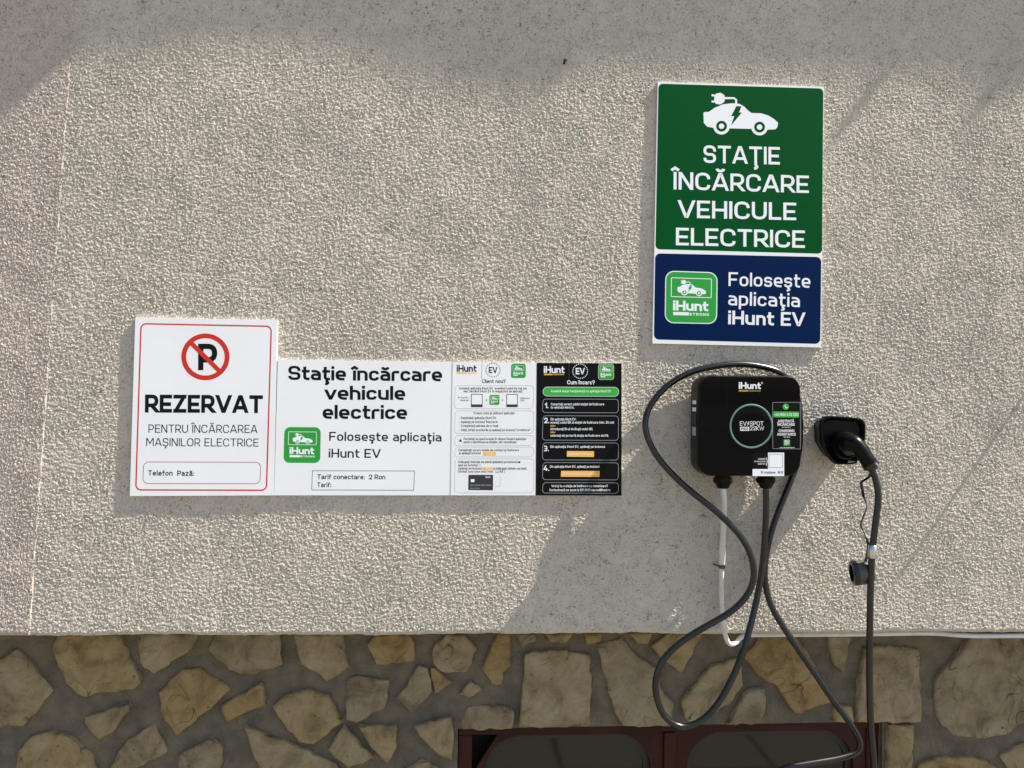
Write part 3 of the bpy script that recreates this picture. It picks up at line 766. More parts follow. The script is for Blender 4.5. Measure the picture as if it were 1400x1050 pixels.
def car_icon(tf, sc, off, fg, bg_, parent, step=.00004):
    """car with a bolt and a plug; tf maps icon places to photo places"""
    vs_ = []; fs = []
    def pl(pts, z):
        b = len(vs_); vs_.extend(P(*tf(x, y), z) for x, y in pts); fs.append(tuple(range(b, b+len(pts))))
    def ci(c, r, z, n_=24): pl([(c[0]+r*math.cos(2*math.pi*k/n_), c[1]+r*math.sin(2*math.pi*k/n_)) for k in range(n_)], z)
    def obj(name, m):
        nonlocal vs_, fs
        o = mesh_obj(name, vs_, fs, m, parent)
        bm = bmesh.new(); bm.from_mesh(o.data)
        for f in bm.faces:
            f.normal_update()
            if f.normal.y > 0: f.normal_flip()
        bm.to_mesh(o.data); bm.free(); vs_ = []; fs = []; return o
    pl(CAR, off); ci((430,313), 46, off+step*.25); ci((640,318), 46, off+step*.25)
    pl([(390,150),(398,134),(425,128),(446,142),(447,152),(500,153),(516,166),(516,192),(505,192),(505,168),(497,163),(447,164),(446,178),(425,193),(398,190),(390,172)], off+step*.5)
    pl([(375,137),(392,138),(392,149),(375,148)], off+step*.25); pl([(375,171),(392,172),(392,183),(375,182)], off+step*.25)
    obj('car_symbol', fg)
    ci((430,313), 30, off+step); obj('symbol_tyre', bg_); ci((640,318), 30, off+step); obj('symbol_tyre', bg_)
    pl([(512,202),(540,203),(527,237),(542,238),(482,310),(500,258),(483,257)], off+step)
    obj('symbol_bolt', bg_)
    ci((430,313), 15, off+step*1.6); obj('wheel_hub', fg); ci((640,318), 15, off+step*1.6); obj('wheel_hub', fg)
def app_icon(c4, off, parent, outline=True, small=False, frame_m=None):
    f = bil(c4); w = (Vector(c4[1])-Vector(c4[0])).length
    st = .00004
    if outline: poly('icon_border', rr(c4, w*.17), off, M['print_white'], parent); c = inset(c4, w*.018); off += st
    else: c = c4
    poly('icon_field', rr(c, w*.155), off, M['app_green'], parent)
    fr_ = [f(.11, .125), f(.89, .125), f(.89, .5), f(.11, .5)]
    rframe('icon_frame', fr_, w*.02, max(w*.014, .35), off+st, frame_m or M['print_white'], parent)
    car_icon(lambda x, y: f(.235+(x-330)/412*.55, .165+(y-128)/236*.305), 1, off+st, M['print_white'], M['app_green'], parent, st)
    text('iHunt', f(.155, .755), f(.83, .755), w*.19, off+st, M['print_white'], parent, .2, .05)
    poly('icon_bar', [f(.16, .785), f(.46, .785), f(.46, .845), f(.16, .845)], off+st, M['print_white'], parent)
    if not small: text('STRONG', f(.47, .845), f(.845, .845), w*.05, off+st, M['print_white'], parent, .2, .2)

# ------------------------------------------------------------------ big green and blue sign
zg = Z(880, 95, 4.038); zn = Z(880, 330, 5.385)
c4 = [(899.3, 111.8), (1126.4, 118.5), (1122.3, 475), (892.2, 469.5)]
cen = P(1010, 470, 0)
sg = empty('charging_station_sign', (cen.x, 0, cen.z), 'large upright green and navy charging station sign above the wall charger', 'sign')
board('panel', c4, BACK, FRONT, sg, M['white'], M['edge'])
poly('green_field', rr([zg(82,78), zg(992,105), zg(985,1017), zg(65,992)], 6), L1, M['green'], sg)
poly('navy_field', rr([zn(85,88), zn(1308,115), zn(1300,755), zn(75,722)], 7), L1, M['navy'], sg)
car_icon(lambda x, y: zg(x, y), 1, L2, M['print_white'], M['green'], sg)
text('STAŢIE', zg(330,515), zg(752,525), 24, L2, M['print_white'], sg, .15, .10)
text('ÎNCĂRCARE', zg(165,662), zg(912,682), 24, L2, M['print_white'], sg, .15, .10)
text('VEHICULE', zg(190,818), zg(842,832), 24, L2, M['print_white'], sg, .15, .10)
text('ELECTRICE', zg(178,970), zg(890,985), 24, L2, M['print_white'], sg, .15, .10)
app_icon([zn(160,215), zn(545,228), zn(540,609), zn(155,601)], L2, sg)
text('Foloseşte', zn(625,328), zn(1227,342), 18.8, L2, M['print_white'], sg, .135, .11)
text('aplicaţia', zn(622,470), zn(1150,484), 18.8, L2, M['print_white'], sg, .135, .11)
text('iHunt EV', zn(622,610), zn(1187,625), 18.8, L2, M['print_white'], sg, .175, .09)

# ------------------------------------------------------------------ reserved sign
zr = Z(160, 420, 3.889)
c4 = [(185, 433.6), (379.3, 437.6), (374.2, 677.2), (177.5, 678.2)]
cen = P(276, 678)
sr = empty('reserved_parking_sign', (cen.x, 0, cen.z), 'white reserved sign with red border and crossed-out letter P', 'sign')
board('panel', c4, BACK, FRONT, sr, M['white'], M['edge'])
rframe('border_line', [zr(124,84), zr(824,98), zr(798,977), zr(96,975)], 8, 1.9, L1, M['red'], sr)
ringpx('prohibition_ring', zr(470,264), 33, 26.3, L1, M['red'], sr, 56, .97)
P_ = [(432,335),(435,195)]
text('P', zr(431,335), zr(533,335), 36.3, L1, M['ink'], sr, .2, 0)
a, b_ = Vector(zr(390,186)), Vector(zr(545,340)); d = (b_-a).normalized(); nn = Vector((-d.y, d.x))*3.1
poly('prohibition_slash', [tuple(a+nn), tuple(b_+nn), tuple(b_-nn), tuple(a-nn)], L2, M['red'], sr)
text('REZERVAT', zr(148,560), zr(775,563), 24.6, L1, M['ink'], sr, .21, .075)
text('PENTRU ÎNCĂRCAREA', zr(167,667), zr(746,669), 11.2, L1, M['ink'], sr, .105, .13)
text('MAŞINILOR ELECTRICE', zr(155,738), zr(752,741), 11, L1, M['ink'], sr, .105, .13)
rframe('form_box', [zr(140,821), zr(766,823), zr(762,940), zr(136,939)], 7.5, .8, L1, M['darkred'], sr)
text('Telefon  Pază:', zr(165,895), zr(410,897), 7.3, L1, M['ink'], sr, .17, .13)

# ------------------------------------------------------------------ charging station text panel
zs = Z(370, 480, 5)
c4 = [(379.9, 491.3), (618.9, 494.9), (616.2, 677.2), (374.8, 677.2)]
cen = P(497, 677)
ss = empty('charging_notice_panel', (cen.x, 0, cen.z), 'white notice panel with bold black heading, green app icon and empty tariff box', 'sign')
board('panel', c4, BACK, FRONT-.0006, ss, M['white'], M['edge'])
T1 = FRONT-.0006+.00006
text('Staţie încărcare', zs(120,197), zs(1172,207), 19.4, T1, M['ink'], ss, .18, .07, space=.34)
text('vehicule', zs(370,332), zs(920,334), 19.2, T1, M['ink'], ss, .18, .07)
text('electrice', zs(355,463), zs(933,465), 19.2, T1, M['ink'], ss, .18, .07)
app_icon([zs(95,519), zs(343,521), zs(339,765), zs(88,763)], T1, ss, outline=False)
text('Foloseşte aplicaţia', zs(400,613), zs(1168,618), 12.2, T1, M['ink'], ss, .145, .11)
text('iHunt EV', zs(397,728), zs(752,730), 12.2, T1, M['ink'], ss, .145, .11)
rframe('tariff_box', [zs(284,816), zs(985,818), zs(980,953), zs(279,951)], .2, .7, T1, M['ink_soft'], ss)
text('Tarif conectare:  2 Ron', zs(318,875), zs(784,877), 6.6, T1, M['ink'], ss, .16, .1)
text('Tarif:', zs(318,930), zs(413,930), 6.6, T1, M['ink'], ss, .16, .1)

# ------------------------------------------------------------------ new customer panel
zc = Z(610, 485, 5.25)
c4 = [(619.0, 495.0), (733.6, 496.0), (732.2, 677.3), (616.3, 677.2)]
cen = P(675, 677)
sc_ = empty('new_customer_panel', (cen.x, 0, cen.z), 'white instruction panel of small print with a picture of a bank card', 'sign')
board('panel', c4, BACK, FRONT, sc_, M['white'], M['edge'])
def head(z_, pan, fg, line, off):
    text('iHunt', z_(76 if pan == 3 else 97, 122 if pan == 3 else 133), z_(218 if pan == 3 else 243, 122 if pan == 3 else 133), 9.3, off, fg, cur, .19, .07)
text('iHunt', zc(76,122), zc(218,122), 9.2, L1, M['ink'], sc_, .19, .07)
poly('logo_bar', [zc(76,126), zc(150,126), zc(150,136), zc(76,136)], L1, M['orange'], sc_)
text('SERIES', zc(153,136), zc(220,136), 1.7, L1, M['orange'], sc_, .22, .25)
poly('divider', [zc(256,55), zc(260,55), zc(257,172), zc(253,172)], L1, M['grey_line'], sc_)
def ev_badge(z_, c, r, fg, parent, off):
    vs_ = []; fs = []
    for k in range(24):
        a = 2*math.pi*k/24; x, y = c[0]+r*math.cos(a), c[1]+r*math.sin(a)*.97
        b = len(vs_); s = 3.2
        vs_ += [P(*z_(x-s, y-s), off), P(*z_(x+s, y-s), off), P(*z_(x+s, y+s), off), P(*z_(x-s, y+s), off)]; fs.append((b+3, b+2, b+1, b))
    mesh_obj('star_ring', vs_, fs, fg, parent)
    text('EV', z_(c[0]-r*.6, c[1]+r*.42), z_(c[0]+r*.62, c[1]+r*.42), r*.86/5.25, off, fg, parent, .19, .08)
ev_badge(zc, (336,110), 51, M['ink'], sc_, L1)
app_icon([zc(467,64), zc(571,64), zc(571,167), zc(465,167)], L1, sc_, outline=False, small=True)
text('Client nou?', zc(256,203), zc(426,203), 5.2, L1, M['ink'], sc_, .16, .1)
def box3(y0, y1): rframe('text_box', [zc(64, y0), zc(630, y0), zc(625, y1), zc(58, y1)], 4.5, .42, L1, M['grey_line'], sc_)
box3(221, 388); box3(402, 566); box3(578, 652); box3(662, 734); box3(746, 992)
def t3(s, x0, x1, y, cap=3.3, m=None): return text(s, zc(x0, y), zc(x1, y), cap, L1, m or M['ink'], sc_, .15, .12)
t3('Instalaţi aplicaţia iHunt EV  scanând codul de mai jos', 94, 578, 249)
t3('sau căutând iHunt EV în magazinul de aplicaţii.', 125, 550, 270)
for x0, x1 in ((178, 261), (432, 514)):
    poly('code_card', [zc(x0,282), zc(x1,282), zc(x1,376), zc(x0,376)], L1, M['ink_soft'], sc_)
    poly('code_field', [zc(x0+5,287), zc(x1-5,287), zc(x1-5,356), zc(x0+5,356)], L2, M['print_white'], sc_)
app_icon([zc(311,288), zc(383,288), zc(382,360), zc(310,360)], L1, sc_, outline=False, small=True)
poly('arrow', [zc(280,325), zc(294,317), zc(294,333)], L1, M['grey_line'], sc_); poly('arrow', [zc(414,325), zc(400,317), zc(400,333)], L1, M['grey_line'], sc_)
t3('Google Play', 105, 160, 312, 1.7); t3('Android', 100, 160, 332, 2.2); t3('App Store', 550, 600, 317, 1.9); t3('iOS', 534, 560, 334, 1.9)
poly('store_mark', [zc(88,300), zc(98,306), zc(88,313)], L1, M['ink_soft'], sc_); rframe('store_mark', [zc(534,306), zc(550,306), zc(550,320), zc(534,320)], .5, .5, L1, M['ink_soft'], sc_)
t3('Creare cont şi utilizare aplicaţie', 196, 490, 427)
t3('- Deschideţi aplicaţia iHunt EV.', 92, 362, 461); t3("- Apăsaţi pe butonul 'Înscriere'.", 92, 375, 490); t3('- Completaţi adresa de e-mail.', 92, 376, 518); t3('- Citiţi, bifaţi acordurile şi apăsaţi pe butonul "următorul"', 92, 604, 548)
poly('warning_mark', [zc(102,602), zc(114,624), zc(91,624)], L1, M['ink'], sc_)
t3('Permiteţi accesul locaţiei în timpul folosirii aplicaţiei', 126, 573, 612); t3('pentru identificarea staţiilor din vecinătate.', 126, 508, 635)
t3('Completaţi corect datele de contact şi facturare', 88, 522, 692); t3('şi apăsaţi butonul', 92, 247, 714)
poly('button_mark', rr([zc(265,697), zc(357,697), zc(357,724), zc(265,724)], .8), L1, M['orange'], sc_); text('Salvez', zc(290,716), zc(340,716), 2.3, L2, M['print_white'], sc_, .16)
t3('Adăugaţi metoda de plată apăsând pe butonul', 85, 510, 777); poly('card_mark', [zc(516,765), zc(532,765), zc(532,778), zc(516,778)], L1, M['ink_soft'], sc_)
t3('apoi pe butonul', 86, 225, 800); ringpx('plus_mark', zc(242,793), 1.7, 1.0, L1, M['orange'], sc_, 16)
t3('Apăsaţi pe butonul', 86, 255, 824); poly('button_mark', [zc(262,809), zc(332,809), zc(332,829), zc(262,829)], L1, M['orange'], sc_); text('Adaugă', zc(285,824), zc(325,824), 2, L2, M['print_white'], sc_, .16)
t3('şi adăugaţi datele cardului', 338, 577, 824); t3('(format xxxx xxxx xxxx xxxx   LL/AA )', 85, 420, 846)
poly('bank_card', rr([zc(160,862), zc(337,862), zc(336,973), zc(158,971)], 1), L1, M['card'], sc_)
poly('card_chip', [zc(177,893), zc(203,893), zc(203,914), zc(177,914)], L2, M['print_white'], sc_)
text('Bank', zc(282,884), zc(317,884), 2.4, L2, M['print_white'], sc_, .18); text('1234 5678 9012 3456', zc(172,942), zc(322,942), 2.2, L2, M['grey_line'], sc_, .14); text('Name Surname', zc(172,962), zc(240,962), 1.7, L2, M['grey_line'], sc_, .16)
poly('card_line', [zc(340,944), zc(388,944), zc(388,945.5), zc(340,945.5)], L1, M['grey_line'], sc_); poly('card_line', [zc(387,865), zc(389,865), zc(389,944), zc(387,944)], L1, M['grey_line'], sc_)

# ------------------------------------------------------------------ black how-to panel
zk = Z(725, 485, 5.25)
c4 = [(734.1, 496.0), (850.0, 496.8), (849.8, 677.6), (732.6, 677.3)]
cen = P(791, 677)
sk = empty('charging_steps_panel', (cen.x, 0, cen.z), 'black instruction panel with numbered steps and a green banner', 'sign')
board('panel', c4, BACK, FRONT+.0003, sk, M['black_board'], M['edge'])
K1, K2 = FRONT+.0003+.00006, FRONT+.0003+.00012
W_ = M['print_white']
text('iHunt', zk(97,131), zk(245,132), 9.4, K1, W_, sk, .19, .07); poly('logo_bar', [zk(98,137), zk(160,137), zk(160,146), zk(98,146)], K1, M['orange'], sk); text('SERIES', zk(166,146), zk(242,146), 1.7, K1, M['orange'], sk, .22, .25)
poly('divider', [zk(276,62), zk(280,62), zk(279,178), zk(275,178)], K1, M['ink_soft'], sk)
ev_badge(zk, (358,118), 53, W_, sk, K1)
app_icon([zk(488,66), zk(600,67), zk(600,180), zk(487,179)], K1, sk, outline=True, small=True)
text('Cum încarc?', zk(265,212), zk(462,213), 5.6, K1, W_, sk, .17, .1)
c_ = [zk(91,230), zk(636,232), zk(635,301), zk(90,298)]
poly('banner_border', rr(c_, 6.2), K1, W_, sk); poly('green_banner', rr(inset(c_, .5), 5.8), K1+.00003, M['bright_green'], sk)
text('Această staţie funcţionează cu aplicaţia iHunt EV', zk(148,269), zk(578,270), 3.4, K2, W_, sk, .16, .12)
def box4(y0, y1): rframe('text_box', [zk(90, y0), zk(635, y0+2), zk(633, y1+2), zk(85, y1)], 4.6, .55, K1, M['grey_line'], sk)
box4(316, 416); box4(436, 614); box4(630, 756); box4(772, 898); box4(916, 994)
def t4(s, x0, x1, y, cap=3.3, m=None, w=.16): return text(s, zk(x0, y), zk(x1, y), cap, K1, m or W_, sk, w, .12)
t4('1.', 106, 130, 383, 7.4, None, .19); t4('2.', 100, 136, 491, 7.4, None, .19); t4('3.', 99, 132, 692, 7.4, None, .19); t4('4.', 95, 136, 833, 7.4, None, .19)
t4('Conectaţi corect cablul staţiei de încărcare', 148, 530, 363); t4('la vehiculul electric.', 148, 316, 386)
t4('Din aplicaţia iHunt EV:', 146, 328, 471); t4('scanaţi codul QR al staţiei de încărcare (min. 20 cm)', 145, 600, 494); t4('sau', 145, 178, 516, 3, M['orange']); t4('introduceţi ID-ul de lângă codul QR;', 145, 448, 541); t4('sau', 145, 178, 562, 3, M['orange']); t4('selectaţi de pe hartă staţia de încărcare dorită.', 145, 562, 588)
t4('Din aplicaţia iHunt EV, apăsaţi pe butonul:', 143, 537, 668)
poly('button_mark', rr([zk(263,691), zk(458,692), zk(457,734), zk(262,732)], .8), K1, M['orange'], sk); text('Începeţi încărcarea', zk(298,719), zk(442,720), 3.1, K2, W_, sk, .14); ringpx('button_ring', zk(284,712), 2.0, 1.4, K2, W_, sk, 14)
t4('Din aplicaţia iHunt EV, apăsaţi pe butonul:', 141, 498, 811)
poly('button_mark', rr([zk(221,833), zk(498,834), zk(497,877), zk(219,876)], .8), K1, M['orange'], sk); text('Încheie sesiunea de încărcare', zk(258,861), zk(480,862), 3.1, K2, W_, sk, .14); ringpx('button_ring', zk(241,853), 2.0, 1.4, K2, W_, sk, 14)
t4('Vrei şi tu o staţie de încărcare cu monetizare?', 152, 556, 950); t4('Contactează-ne acum la 021.9913 sau ev@ihunt.ro', 137, 575, 979)

# ------------------------------------------------------------------ wall charger
zh = Z(930, 495, 5.8333)
DB, DF = .014, .090
ch4 = [zh(156,106), zh(966,108), zh(966,912), zh(152,912)]
cen = P(1026, 652, DF)
charger = empty('wall_charger', (cen.x, 0, cen.z), 'black rounded square wall charger with a teal ring on its glossy front', 'charger')
def wl(c4, r, ins, off, ref=DF):
    """rounded loop in world space at distance off from the wall, inset by ins metres"""
    w_ = [P(x, y, ref) for x, y in c4]; v = [Vector((p.x, p.z)) for p in w_]
    v = [Vector(q_) for q_ in inset([tuple(q_) for q_ in v], ins)]
    return [Vector((x, -off, z)) for x, z in rr([tuple(q_) for q_ in v], max(r-ins, .003), 10)]
q_ = MB()
q_.loops([wl(ch4, .030, i_, o_) for i_, o_ in ((.014, DB), (.006, DB+.004), (.001, DB+.012), (0, DB+.02), (0, DF-.014), (.0006, DF-.0135), (.0006, DF-.0115), (0, DF-.011), (.0004, DF-.006), (.002, DF-.0025), (.005, DF-.0006), (.008, DF))])
sharp(q_.build('body', M['plastic'], charger), 40)
q_ = MB(); a = P(1026, 575, DF); q_.box((a.x-.055, -DB-.001, a.z-.05), (a.x+.045, .001, a.z+.05)); q_.build('mounting_plate', M['plastic'], charger)
C1, C2, C3, C4 = [DF+d for d in (.0004, .0006, .0007, .0008)]
# glossy front plate: split by fine seams as on the real cover
def plate(name, pts, off0, off1, m):
    q_ = MB(); f0 = [P(x, y, off1) for x, y in pts]
    q_.loops([[Vector((p.x, -off0, p.z)) for p in f0], f0]); return q_.build(name, m, charger)
gl4 = rr([zh(166,117), zh(956,119), zh(956,902), zh(162,902)], 17, 8)
plate('front_cover', gl4, DF-.001, C1, M['gloss'])
plate('cover_seam', [zh(368,118), zh(371,118), zh(371,510), zh(368,510)], C1, C1+.00008, M['plastic'])
plate('cover_seam', [zh(164,507), zh(368,507), zh(368,510), zh(164,510)], C1, C1+.00008, M['plastic'])
# round display with a light ring
cc = zh(565,511); cw = P(*cc, DF); rr_ = (P(cc[0]+29.6, cc[1], DF)-cw).length
def lathe(name, prof, m, n_=56):
    q_ = MB(); q_.loops([[Vector((cw.x+r*math.cos(2*math.pi*k/n_), -o_, cw.z+r*math.sin(2*math.pi*k/n_))) for k in range(n_)] for r, o_ in prof]); return sharp(q_.build(name, m, charger), 30)
lathe('display_ring', [(rr_, C1-.0002), (rr_, C1+.0012), (rr_-.0012, C1+.0018), (rr_-.0034, C1+.0016), (rr_-.0040, C1+.0004)], M['ring'])
lathe('display', [(rr_-.0039, C1-.0001), (rr_-.0042, C1+.0010), (rr_-.006, C1+.0013), (rr_*.6, C1+.0016), (rr_*.2, C1+.0018)], M['gloss'])
DT = C1+.0019
text('EV⚡SPOT', zh(476,507), zh(664,507), 5.9, DT, W_, charger, .11, .12)
text('22KW', zh(556,544), zh(668,544), 5.4, DT, W_, charger, .11, .1)
poly('badge', [zh(478,517), zh(550,517), zh(550,548), zh(478,548)], DT, W_, charger); text('PRO', zh(485,543), zh(543,543), 3.6, DT+.00006, M['ink'], charger, .2, .12)
text('iHunt', zh(467,213), zh(643,215), 9.0, C2, W_, charger, .2, .06); poly('logo_bar', [zh(467,222), zh(545,222), zh(545,235), zh(467,235)], C2, M['gold'], charger); text('SERIES', zh(552,235), zh(640,235), 1.9, C2, M['gold'], charger, .22, .25)
ringpx('trademark', zh(652,166), 1.2, .7, C2, W_, charger, 14)
# assistance sticker
rframe('sticker_edge', [zh(735,320), zh(958,320), zh(960,694), zh(737,692)], 1.2, .45, C2, M['grey_line'], charger)
poly('sticker', rr([zh(738,322), zh(956,322), zh(957,691), zh(740,690)], 1), C2-.00005, M['black_board'], charger)
discpx('phone_mark', zh(842,356), 4.2, C2, M['bright_green'], charger)
poly('phone_handset', [zh(833,345), zh(838,343), zh(841,352), zh(838,355), zh(845,363), zh(850,360), zh(857,365), zh(853,370), zh(843,367), zh(834,356)], C3, W_, charger)
poly('number_banner', rr([zh(742,394), zh(947,396), zh(947,443), zh(742,440)], 1.2), C2, M['bright_green'], charger)
text('+40 800 476 050', zh(749,430), zh(942,431), 3.9, C3, W_, charger, .15, .1)
text('ASISTENŢĂ', zh(779,481), zh(908,481), 3.6, C2, W_, charger, .17, .1); text('ÎNCĂRCARE', zh(776,508), zh(914,508), 3.6, C2, W_, charger, .17, .1); text('Non-Stop 24/7', zh(812,524), zh(884,524), 1.5, C2, W_, charger, .16)
text('CHARGING', zh(785,558), zh(910,558), 3.6, C2, W_, charger, .17, .1); text('ASSISTANCE', zh(773,586), zh(922,586), 3.6, C2, W_, charger, .17, .1); text('Non-Stop', zh(826,602), zh(875,602), 1.5, C2, W_, charger, .16)
app_icon([zh(824,616), zh(876,616), zh(876,668), zh(824,668)], C2, charger, outline=False, small=True)
text('www.ihuntcharge.ro', zh(793,686), zh(912,686), 1.6, C2, W_, charger, .16)
# station label (its code square is left blank)
poly('label', [zh(577,853), zh(700,853), zh(700,722), zh(829,722), zh(829,909), zh(577,909)], C2, W_, charger)
poly('label_dark', [zh(577,722), zh(700,722), zh(700,853), zh(577,853)], C2+.00002, M['black_board'], charger)
rframe('code_field', [zh(708,733), zh(818,733), zh(818,842), zh(708,842)], .5, .5, C3, M['grey_line'], charger)
text('SCANEAZĂ', zh(622,778), zh(680,778), 1.9, C3, W_, charger, .17); text('CU APLICAŢIA', zh(590,798), zh(680,798), 1.9, C3, W_, charger, .17); text('IHUNT EV', zh(620,818), zh(680,818), 1.9, C3, W_, charger, .17)
poly('label_brace', [zh(686,760), zh(690,760), zh(696,793), zh(690,828), zh(686,828), zh(691,793)], C3, W_, charger)
text('ID staţiune:  1013', zh(645,888), zh(820,889), 3.2, C3, M['ink_soft'], charger, .17, .1)
# rating stickers on the left flank
lx = P(*zh(152,500), DF).x - .0003
for k, (y0, y1, m_) in enumerate(((308, 337, 'print_white'), (364, 396, 'print_white'), (522, 592, 'grey_line'), (405, 505, 'ink_soft'))):
    za, zb_ = P(*zh(152,y0), DF).z, P(*zh(152,y1), DF).z
    ya, yb = -.042, -.068
    mesh_obj('rating_sticker', [(lx, ya, za), (lx, yb, za), (lx, yb, zb_), (lx, ya, zb_)], [(0, 1, 2, 3)], M[m_], charger)
# cable glands
def gland(px, depth, name='cable_gland'):
    a = P(px, 651, depth); q_ = MB()
    def hexl(r, z, n_=18, hexa=False):
        out = []
        for k in range(n_):
            t_ = 2*math.pi*k/n_; rr2 = r*(1/max(math.cos((t_ % (math.pi/3))-math.pi/6), .86) if hexa else 1); out.append(Vector((a.x+rr2*math.cos(t_), a.y+rr2*math.sin(t_), z)))
        return out
    z0 = a.z+.004
    q_.loops([hexl(.0165, z0), hexl(.0165, z0-.006), hexl(.0185, z0-.0065, hexa=True), hexl(.0185, z0-.017, hexa=True), hexl(.0165, z0-.020), hexl(.013, z0-.028), hexl(.011, z0-.030)])
    sharp(q_.build(name, M['plastic'], charger), 35); return Vector((a.x, a.y, z0-.028))
ga = gland(988.5, .055); gb = gland(1047, .055)

# ------------------------------------------------------------------ cables
def cable(name, pts, rad, m, label, cat, parent=None, sm=4, n=14):
    pth = relax(catmull(pts, 8), sm); q_ = MB(); q_.tube(pth, rad, n); o = q_.build(name, m, parent, True)
    if label: tagp(o, label, cat)
    return o, pth
ld = [(1047,664,.055),(1047.5,700,.053),(1045,745,.052),(1040,790,.052),(1031,835,.058),(1016,890,.07),(995,940,.078),(968,978,.08),(936,994,.08),(910,981,.08),(897,950,.08),(898,922,.08),(912,895,.08),(945,868,.082),(1000,836,.085),(1026,806,.085),(1030,772,.083),(1014,735,.075),(980,700,.066),(940,668,.050),(906,634,.044),(888,605,.0375),(882,578,.033),(890,553,.024),(914,526,.021),(950,507,.018),(1000,498,.016),(1040,501,.014),(1072,513,.012),(1091,545,.0085),(1094,590,.0085),(1090,630,.010),(1078,665,.016),(1060,710,.024),(1048,755,.030),(1046,795,.034),(1056,832,.040),(1081,872,.05),(1111,916,.06),(1141,960,.07),(1163,990,.075),(1176,1015,.078),(1170,1029,.08),(1145,1037,.085),(1110,1043,.09),(1070,1052,.095),(1040,1080,.10),(1060,1125,.11),(1110,1150,.12),(1165,1135,.125),(1192,1095,.13),(1195,1050,.13),(1191,1000,.13),(1189,940,.13),(1189,870,.13),(1190,810,.13),(1192,760,.13),(1197,715,.13),(1201,680,.128),(1197,655,.124),(1190.5,640,.118)]
ldw = [P(x, y, d) for x, y, d in ld]
lead, path = cable('charging_cable', ldw, .0068, M['rubber'], 'thick black charging cable looped round the wall charger to the plug', 'cable')
wd = [(988.5,664,.055),(990,690,.045),(988.5,735,.032),(987,773,.024)]
pw = [P(x, y, d) for x, y, d in wd]
wroot = empty('supply_cable', pw[-1], 'off-white supply cable dropping from the charger and running under the plaster edge', 'cable')
cable('cable_length', pw, .0066, M['white_cable'], None, None, wroot)
zw = lambda px: zbot(P(px, 866).x)-.0095
w2 = [P(987,775,.024), P(986.5,810,.020), P(988,845,.017), P(991.5,868,.014), P(997,880,.004), P(1006,879,-.006)]
for px, y in ((1020,-.014),(1050,-.020),(1120,-.021),(1200,-.020),(1280,-.018),(1330,-.016),(1400,-.014),(1480,-.012)):
    p = P(px, 866); w2.append(Vector((p.x, -y, zw(px) - (.004 if px > 1300 else 0))))
cable('cable_length', w2, .0052, M['white_cable'], None, None, wroot, 3)
q_ = MB(); p = P(987.5,774.5,.024); q_.tube([p+Vector((0, 0, .004)), p-Vector((0, 0, .004))], .0082, 14)
q_.tube([p+Vector((-.006, .004, 0)), p+Vector((-.013, .020, .001))], .002, 8); q_.build('cable_clip', M['grey_plastic'], wroot, False)

# ------------------------------------------------------------------ plug holder and plug
zd = Z(1100, 550, 3.75)
HB, HF = .0, .054
cen = P(1150, 632, HF)
dock = empty('plug_holder', (cen.x, 0, cen.z), 'black plug holder with rounded flared plate mounted right of the charger', 'holder')
outl = [zd(82,130), zd(85,98), zd(102,77), zd(135,70), zd(200,73), zd(268,79), zd(298,88), zd(312,110), zd(314,138), zd(313,170), zd(308,215), zd(290,270), zd(272,306), zd(255,318), zd(180,320), zd(155,312), zd(130,285), zd(100,235), zd(86,200)]
def wloop(pts, off, sc=1.0, ref=HF, shift=(0, 0)):
    w_ = [P(x, y, ref) for x, y in pts]; c = sum(w_, Vector())/len(w_)
    return [Vector((c.x+(p.x-c.x)*sc+shift[0], -off, c.z+(p.z-c.z)*sc+shift[1])) for p in w_]
def dens(pts, k=3):
    c_ = [Vector((*p, 0)) for p in pts]; c_ = c_+[c_[0]]; out = catmull(c_, k)[:-1]
    return [(p.x, p.y) for p in out]
od = dens(outl)
q_ = MB(); q_.loops([wloop(od, .0, .80), wloop(od, .016, .84), wloop(od, .034, .92), wloop(od, .043, 1.0), wloop(od, .051, 1.0), wloop(od, .054, .985), wloop(od, .0545, .93), wloop(od, .050, .86), wloop(od, .044, .80)])
sharp(q_.build('flared_plate', M['plastic'], dock), 40)
sk_c = P(*zd(212,222), .062)
q_ = MB(); ax = Vector((0, -1, 0)); n_ = 32
def circ(c, r, off, sz=1.0): return [Vector((c.x+r*math.cos(2*math.pi*k/n_), -off, c.z+r*sz*math.sin(2*math.pi*k/n_))) for k in range(n_)]
q_.loops([circ(sk_c, .030, .042), circ(sk_c, .030, .066), circ(sk_c, .028, .069), circ(sk_c, .0245, .069), circ(sk_c, .0245, .060)])
sharp(q_.build('socket', M['plastic'], dock), 35)
# plug: head in the socket, grip bending down to the cable
plug = empty('charging_plug', (sk_c.x, -.07, sk_c.z), 'black curved charging plug resting in the plug holder', 'plug')
gp = [(sk_c.x, -.054, sk_c.z), (sk_c.x, -.069, sk_c.z+.001), P(*zd(222,212), .088), P(*zd(252,210), .102), P(*zd(285,240), .110), P(*zd(315,285), .117), P(*zd(338,322), .120)]
gp = catmull(gp, 6); k = len(gp)
prof = [(0,.0235),(.18,.0235),(.28,.0215),(.45,.0185),(.6,.0165),(.8,.0155),(.93,.0160),(1,.0150)]
def pr(t_):
    for (a, ra), (b_, rb) in zip(prof, prof[1:]):
        if a <= t_ <= b_: return ra+(rb-ra)*(t_-a)/(b_-a)
q_ = MB(); q_.tube(gp, [pr(i/(k-1)) for i in range(k)], 20); sharp(q_.build('grip', M['plastic'], plug), 45)
e0 = Vector(gp[-1]); ed = (e0-Vector(gp[-3])).normalized()
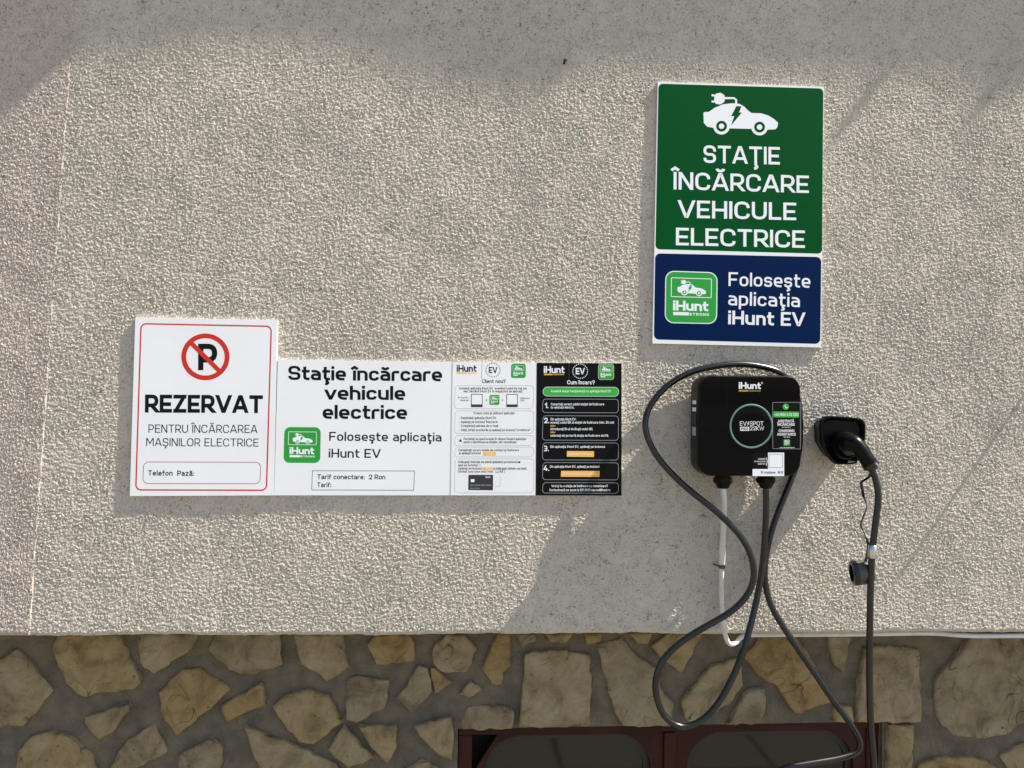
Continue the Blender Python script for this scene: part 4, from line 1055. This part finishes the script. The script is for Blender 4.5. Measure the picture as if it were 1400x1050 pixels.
q_ = MB(); q_.tube([e0-ed*.004, e0-ed*.0035, e0+ed*.005, e0+ed*.006, e0+ed*.012], [.0150, .0172, .0172, .0125, .0095], 18); sharp(q_.build('collar', M['rubber'], plug), 35)
q_ = MB(); q_.tube([e0+ed*.0-Vector((-.002, .014, -.004)), e0+ed*.005-Vector((-.002, .0165, -.004))], .0035, 8); q_.build('latch_button', M['grey_plastic'], plug)
# dust cap on its strap, steel clip on the cable
kp = min(path, key=lambda p: (p-P(1193,756,.13)).length); ki = path.index(kp)
za, zb_ = P(1193,746,.13).z, P(1193,765,.13).z; ka = kp.lerp(path[ki-1], 1); dz_ = (path[ki+1]-path[ki-1]).normalized()
q_ = MB(); q_.tube([kp-dz_*.0135, kp-dz_*.013, kp+dz_*.013, kp+dz_*.0135], [.0078, .0086, .0086, .0078], 16); clip = q_.build('steel_clip', M['steel'], lead, True)
cap = empty('dust_cap', P(1180,782,.12), 'worn round plastic dust cap dangling on a thin strap behind the cable', 'cap')
cc = P(1174,783,.105); axd = Vector((-.93, .22, -.10)).normalized()
ux = axd.cross(Vector((0, 0, 1))).normalized(); uz = ux.cross(axd)
def cring(r, d, n_=28): return [cc+axd*d+(ux*math.cos(2*math.pi*k/n_)+uz*math.sin(2*math.pi*k/n_))*r for k in range(n_)]
q_ = MB(); q_.loops([cring(.010, -.031), cring(.019, -.028), cring(.0245, -.018), cring(.0255, .004)]); sharp(q_.build('cap_body', M['grey_plastic'], cap), 35)
q_ = MB(); q_.loops([cring(.0262, .004), cring(.0262, .012), cring(.022, .0145), cring(.018, .0145), cring(.018, .006)]); sharp(q_.build('cap_rim', M['rubber'], cap), 35)
st = [P(x, y, d) for x, y, d in ((1190,648,.118),(1187,653,.116),(1178,659,.116),(1178,664,.116),(1181,680,.117),(1185,692,.118),(1181,705,.118),(1177,717,.118),(1182,730,.119),(1187,744,.12),(1186,758,.12),(1183,768,.116))]
q_ = MB(); pth = catmull(st, 3); lo = []
for i, p in enumerate(pth):
    t_ = (pth[min(i+1, len(pth)-1)]-pth[max(i-1, 0)]).normalized(); s_ = Vector((math.sin(i*.25)*.8, -.6, 0)).normalized(); w_ = t_.cross(s_).normalized()
    lo.append([p+s_*.003+w_*.0008, p-s_*.003+w_*.0008, p-s_*.003-w_*.0008, p+s_*.003-w_*.0008])
q_.loops(lo); q_.build('strap', M['rubber'], cap)

# ------------------------------------------------------------------ nail stub in the plaster
a = P(771, 87, 0); q_ = MB(); q_.tube([a+Vector((0, .002, 0)), a+Vector((.001, -.009, .003))], .0022, 8); q_.tube([a+Vector((.001, -.009, .003)), a+Vector((.0012, -.0105, .0034))], .0042, 8)
tagp(q_.build('nail', M['ink'], None), 'small dark nail stub sticking out of bare plaster', 'nail')
